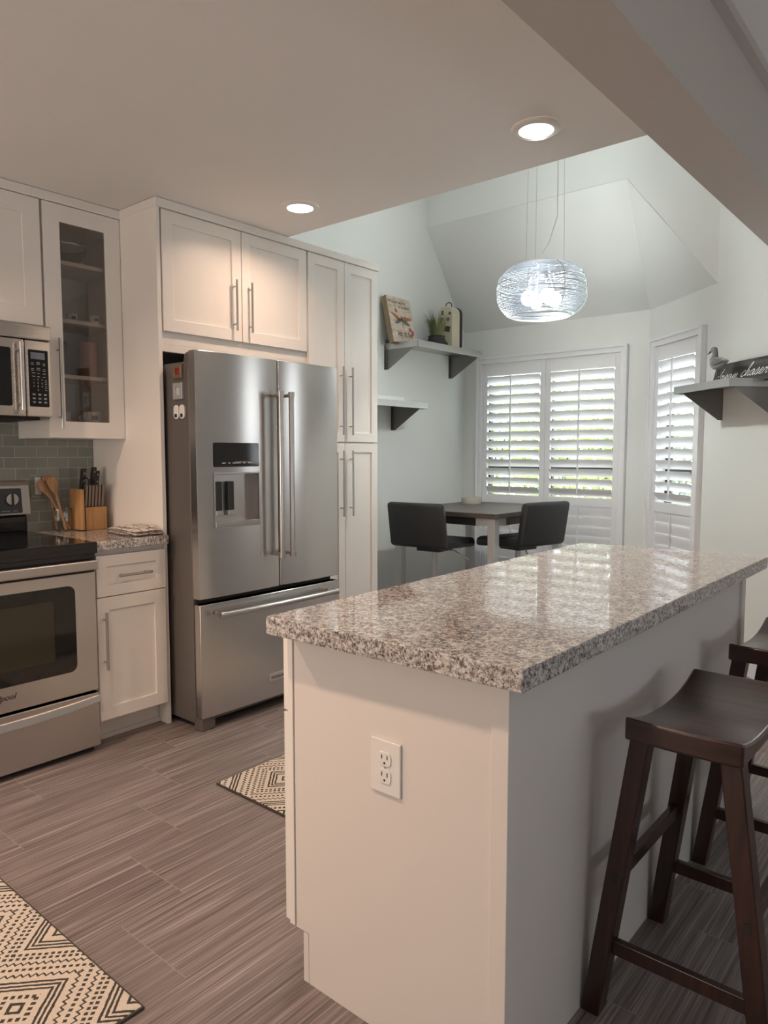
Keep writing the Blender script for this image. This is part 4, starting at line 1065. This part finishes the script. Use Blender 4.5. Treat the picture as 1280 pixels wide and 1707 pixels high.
# surfboard / van-like cream tin case with stickers: upright suitcase
t = thing('decorative_case', 'cream rounded upright case with dark travel stickers beside the grass pot', 'decoration', (-3.43, 4.90, zt))
ya, yb = 4.835, 4.975
def arch(y0, y1, z0, z1, r): return [(y0, z0), (y1, z0)]+[(y1-r+r*math.cos(a), z1-r+r*math.sin(a)) for a in [PI/2*k/6 for k in range(7)]]+[(y0+r-r*math.sin(a), z1-r+r*math.cos(a)) for a in [PI/2*k/6 for k in range(7)]]
bm = B(); prism(bm, arch(-3.50, -3.36, zt+.001, zt+.35, .055), MY(ya), -(yb-ya)*.78, 0); sh = obj('shell', bm, 'cream', t, bev=.006, seg=3)
bm = B(); prism(bm, arch(-3.497, -3.355, zt+.001, zt+.353, .058), MY(ya+(yb-ya)*.785), -.028, 0); obj('lid_edge', bm, 'pot', t, bev=.003)
bm = B(); tube(bm, [(-3.46, ya+.05, zt+.345), (-3.455, ya+.05, zt+.378), (-3.43, ya+.05, zt+.388), (-3.405, ya+.05, zt+.378), (-3.40, ya+.05, zt+.345)], .004, 8); obj('handle', bm, 'pot', t)
def stick_y(u, v, a, b, ang=0, n=4):
    bm = B(); vs = []
    for k in range(n):
        th = 2*PI*k/n+(PI/4 if n == 4 else 0); x, y = a*math.cos(th)*(1.414 if n == 4 else 1), b*math.sin(th)*(1.414 if n == 4 else 1)
        vs.append(bm.verts.new(MY(ya-.0008)(u+x*math.cos(ang)-y*math.sin(ang), zt+v+x*math.sin(ang)+y*math.cos(ang), 0)))
    bm.faces.new(vs); obj('sticker', bm, 'stick', sh)
stick_y(-3.41, .17, .03, .022, -.25); stick_y(-3.40, .245, .013, .014, .2); stick_y(-3.385, .29, .013, .013, 0, 14); stick_y(-3.455, .30, .011, .018, -.1); stick_y(-3.43, .05, .028, .022, 0, 16); stick_y(-3.47, .24, .014, .026, -.5)
# white box on lower shelf
bm = B(); bx(bm, -3.50, -3.33, 3.86, 4.19, 1.6635, 1.705)
tag(obj('white_tray', bm, 'white', None, bev=.006), 'flat white plastic tray on the lower left wall shelf', 'tray')

# sign 'dream chaser'
zs_ = 1.6865
t = thing('script_sign', 'dark weathered board with white script reading dream chaser', 'sign', tuple(A_+DW*.955-NW*.10+Vector((0, 0, zs_))), angW); WORLD.pop(t.name, None)
ls = math.radians(14)
def MSn(a, b, d): return Vector((a, -d*math.cos(ls)+b*math.sin(ls), b*math.cos(ls)+d*math.sin(ls)))
bm = B(); prism(bm, [(0, 0), (.545, 0), (.545, .138), (0, .138)], MSn, -.018, 0); obj('board', bm, 'barn', t, bev=.002)
bm = B(); script_into(bm, 'dream', MSn, .022, .034, .070, .0012, .0042, .45, 1.12); obj('script_word', bm, 'wtext', t)
bm = B(); script_into(bm, 'chaser', MSn, .262, .040, .072, .0012, .0042, .45, 1.12); obj('script_word', bm, 'wtext', t)
# bird figurine
bp = A_+DW*1.155-NW*.185+Vector((0, 0, zs_))
t = thing('bird_figurine', 'grey and white wooden shorebird figurine in front of the script sign', 'figurine', tuple(bp), angW); WORLD.pop(t.name, None)
bm = B()
def blob(bm, stations, n=14):
    rings = []
    for x, z, rz, ry in stations:
        rings.append([bm.verts.new((x, ry*math.cos(2*PI*k/n), z+rz*math.sin(2*PI*k/n))) for k in range(n)])
    for a, b in zip(rings, rings[1:]):
        for k in range(n): bm.faces.new((a[k], a[(k+1) % n], b[(k+1) % n], b[k])).smooth = True
    bm.faces.new(rings[0][::-1]); bm.faces.new(rings[-1])
blob(bm, [(-.068, .128, .004, .004), (-.062, .128, .024, .018), (-.04, .125, .036, .027), (-.01, .121, .037, .028), (.03, .120, .028, .022), (.06, .122, .016, .014), (.088, .123, .006, .006)])
obj('body', bm, mat('bird_pale', (.36, .35, .33), .6, var=.4, bscale=60), t)
bm = B(); tube(bm, [(-.046, 0, .140), (-.036, 0, .162), (-.034, 0, .182), (-.040, 0, .198)], [.025, .018, .015, .015], 14)
bmesh.ops.create_uvsphere(bm, u_segments=18, v_segments=12, radius=1, matrix=Matrix.Translation((-.047, 0, .203)) @ Matrix.Diagonal((.024, .017, .0175, 1)))
for f in bm.faces: f.smooth = True
obj('head', bm, mat('bird_head_grey', (.22, .22, .215), .6, var=.3, bscale=70), t)
bm = B(); tube(bm, [(-.066, 0, .203), (-.088, 0, .193), (-.112, 0, .183)], [.0085, .0055, .001], 10); obj('beak', bm, 'dgrey', t)
bm = B(); prism(bm, [(-.03, .128), (-.005, .148), (.04, .141), (.105, .122), (.06, .120), (.0, .107), (-.025, .112)], lambda a, b, d: Vector((a, -.028-d+abs(a)*.08, b)), -.002, .004); obj('wing', bm, mat('bird_wing_grey', (.11, .11, .105), .6), t, bev=.002)
for x in (-.012, .010):
    bm = B(); tube(bm, [(x, 0, 0), (x+.004, 0, .088)], .0028, 8); obj('leg', bm, 'dgrey', t)
bm = B(); bx(bm, -.03, .03, -.02, .02, 0, .004); obj('base', bm, 'dgrey', t)

# ================================================================== RECESSED LIGHTS
def can(lab, x, y, k=1.0):
    t = thing('recessed_light', lab, 'ceiling light', (x, y, CZ), group='recessed ceiling lights')
    bm = B(); lathe(bm, [(.058, -.001), (.062, -.010), (.080, -.010), (.088, -.005), (.090, -.0005)], (x, y, CZ), 48); obj('trim_ring', bm, 'white', t)
    bm = B(); lathe(bm, [(0, -.006), (.059, -.006), (.060, -.001)], (x, y, CZ), 48); obj('lens', bm, 'led', t)
    l = lamp('recessed_lamp', 'AREA', (x, y, CZ-.013), CAN_W*k, CAN_COL, (0, 0, 0), shape='DISK', size=.12, spread=math.radians(150))
    l.parent = None
can('round recessed ceiling light above the refrigerator doors, left of the two', -2.555, 2.42, .6)
can('round recessed ceiling light above the island, near the ceiling edge', -1.31, 2.40)
can('round recessed ceiling light over the range side of the kitchen', -2.555, .25, 2.6)
can('round recessed ceiling light over the near end of the island', -1.31, .25, 1.6)

# ================================================================== PENDANT
pc = Vector((-2.13, 4.0, 0)); pz0, pz1 = 2.115, 2.405
t = thing('pendant_lamp', 'round woven aluminium wire pendant lamp glowing over the nook', 'pendant lamp', (pc.x, pc.y, pz0))
R0 = .268; zc = (pz0+pz1)/2; H = (pz1-pz0)/2
def pr(v): 
    return R0*(1-(abs(v)*.80)**2.6)**.5
bm = B(); random.seed(5)
n = 56
for i in range(n):          # fine horizontal wire rings, slightly offset and tilted
    v = -.97+1.94*i/(n-1); z = zc+H*v; r = pr(v); tl = (random.random()-.5)*.012; ph = random.random()*6
    pts = [(pc.x+r*math.cos(a), pc.y+r*math.sin(a), z+tl*math.cos(a+ph)) for a in [2*PI*k/48 for k in range(49)]]
    tube(bm, pts, .0015, 4, caps=False)
obj('wire_shade', bm, 'wire', t)
bm = B()
for k in range(8):
    a = 2*PI*k/8+.2; pts = [(pc.x+(pr(v)+.002)*math.cos(a), pc.y+(pr(v)+.002)*math.sin(a), zc+H*v) for v in [-1+2*j/14 for j in range(15)]]
    tube(bm, pts, .0022, 6)
for v in (-1, 1):
    r = pr(v); tube(bm, [(pc.x+r*math.cos(a), pc.y+r*math.sin(a), zc+H*v) for a in [2*PI*k/48 for k in range(49)]], .0035, 6, caps=False)
obj('frame', bm, 'satin', t)
bm = B(); lathe(bm, [(0, 0), (.09, 0), (.09, .004), (0, .004)], (pc.x, pc.y, pz1), 48)
for a in (.2, 1.77, 3.34, 4.91): tube(bm, [(pc.x, pc.y, pz1+.002), (pc.x+pr(1)*math.cos(a), pc.y+pr(1)*math.sin(a), pz1)], .003, 6)
obj('top_plate', bm, 'chrome', t)
for k in range(4):
    a = 2*PI*k/4+.9; q = pc+Vector((.085*math.cos(a), .085*math.sin(a), 2.22))
    bm = B(); lathe(bm, [(0, -.045), (.02, -.041), (.036, -.025), (.043, 0), (.036, .025), (.02, .041), (0, .045)], q, 20); b_ = obj('bulb', bm, 'bulb', t)
    bm = B(); tube(bm, [q+Vector((0, 0, .04)), Vector((pc.x+.05*math.cos(a), pc.y+.05*math.sin(a), pz1-.01))], .013, 10); obj('socket', bm, 'chrome', t)
ZC = 3.9
for a in (.6, 2.9, 4.9):
    bm = B(); tube(bm, [(pc.x+.13*math.cos(a), pc.y+.13*math.sin(a), pz1), (pc.x+.11*math.cos(a), pc.y+.11*math.sin(a), ZC-.03)], .0011, 6); obj('suspension_wire', bm, 'satin', t)
bm = B(); tube(bm, [(pc.x, pc.y, pz1), (pc.x-.01, pc.y, pz1+.07), (pc.x+.03, pc.y+.03, pz1+.15), (pc.x+.07, pc.y+.05, pz1+.3), (pc.x+.07, pc.y+.04, pz1+.8), (pc.x, pc.y, ZC-.02)], .0032, 8); obj('power_cord', bm, 'white', t)
bm = B(); lathe(bm, [(0, -.03), (.14, -.03), (.15, 0), (0, 0)], (pc.x, pc.y, ZC), 40); obj('canopy', bm, 'chrome', t)
lamp('pendant_glow', 'POINT', (pc.x, pc.y, 2.22), 32, (.95, 1, .96), shadow_soft_size=.035)

# ================================================================== GARDEN
def bush(lab, c, r, h, n, m_, seed):
    random.seed(seed); bm = B()
    for k in range(n):
        a = random.random()*2*PI; b = math.acos(1-2*random.random()); q = random.random()**.33
        p = Vector((c[0]+r[0]*q*math.sin(b)*math.cos(a), c[1]+r[1]*q*math.sin(b)*math.sin(a), c[2]+h/2+h/2*q*math.cos(b)))
        s = .035+random.random()*.04; R = Euler((random.random()*6, random.random()*6, random.random()*6)).to_matrix()
        v = [bm.verts.new(p+R @ Vector(w_)*s) for w_ in ((-1, 0, 0), (0, -.45, .08), (1, 0, 0), (0, .45, .08))]
        bm.faces.new(v)
    t = thing('garden_shrub', lab, 'shrub', (c[0], c[1], -.05), group='shrubs outside the windows')
    o = obj('foliage', bm, m_, t); o['kind'] = 'stuff'
    bm = B()
    for k in range(5):
        a = k*1.3; tube(bm, [(c[0], c[1], -.05), (c[0]+r[0]*.4*math.cos(a), c[1]+r[1]*.4*math.sin(a), c[2]+h*.6)], [.03, .01], 6)
    obj('stem', bm, 'barn', t)
bush('bright green garden shrub outside the left shutter', (-5.2, 8.2, .2), (1.0, .8), 2.6, 2400, 'leafy', 1)
bush('dense darker green shrub outside the wide window', (-3.0, 9.2, .1), (1.0, .8), 2.4, 2200, 'leafd', 2)
bush('yellow green shrub seen through the right shutter', (-3.3, 7.2, .0), (.8, .6), 2.3, 2400, 'leafy', 3)
bush('light green shrub outside the narrow angled window', (-.9, 7.6, .1), (1.0, .9), 2.7, 2600, 'leafy', 4)
bush('low shrub with pink blossom under the window sill', (-2.5, 6.2, -.05), (.4, .3), 1.0, 400, 'petal', 6)
bush('tall pale green shrub at the far left of the garden', (-7.6, 9.8, .2), (1.3, 1.0), 3.0, 1800, 'leafd', 8)
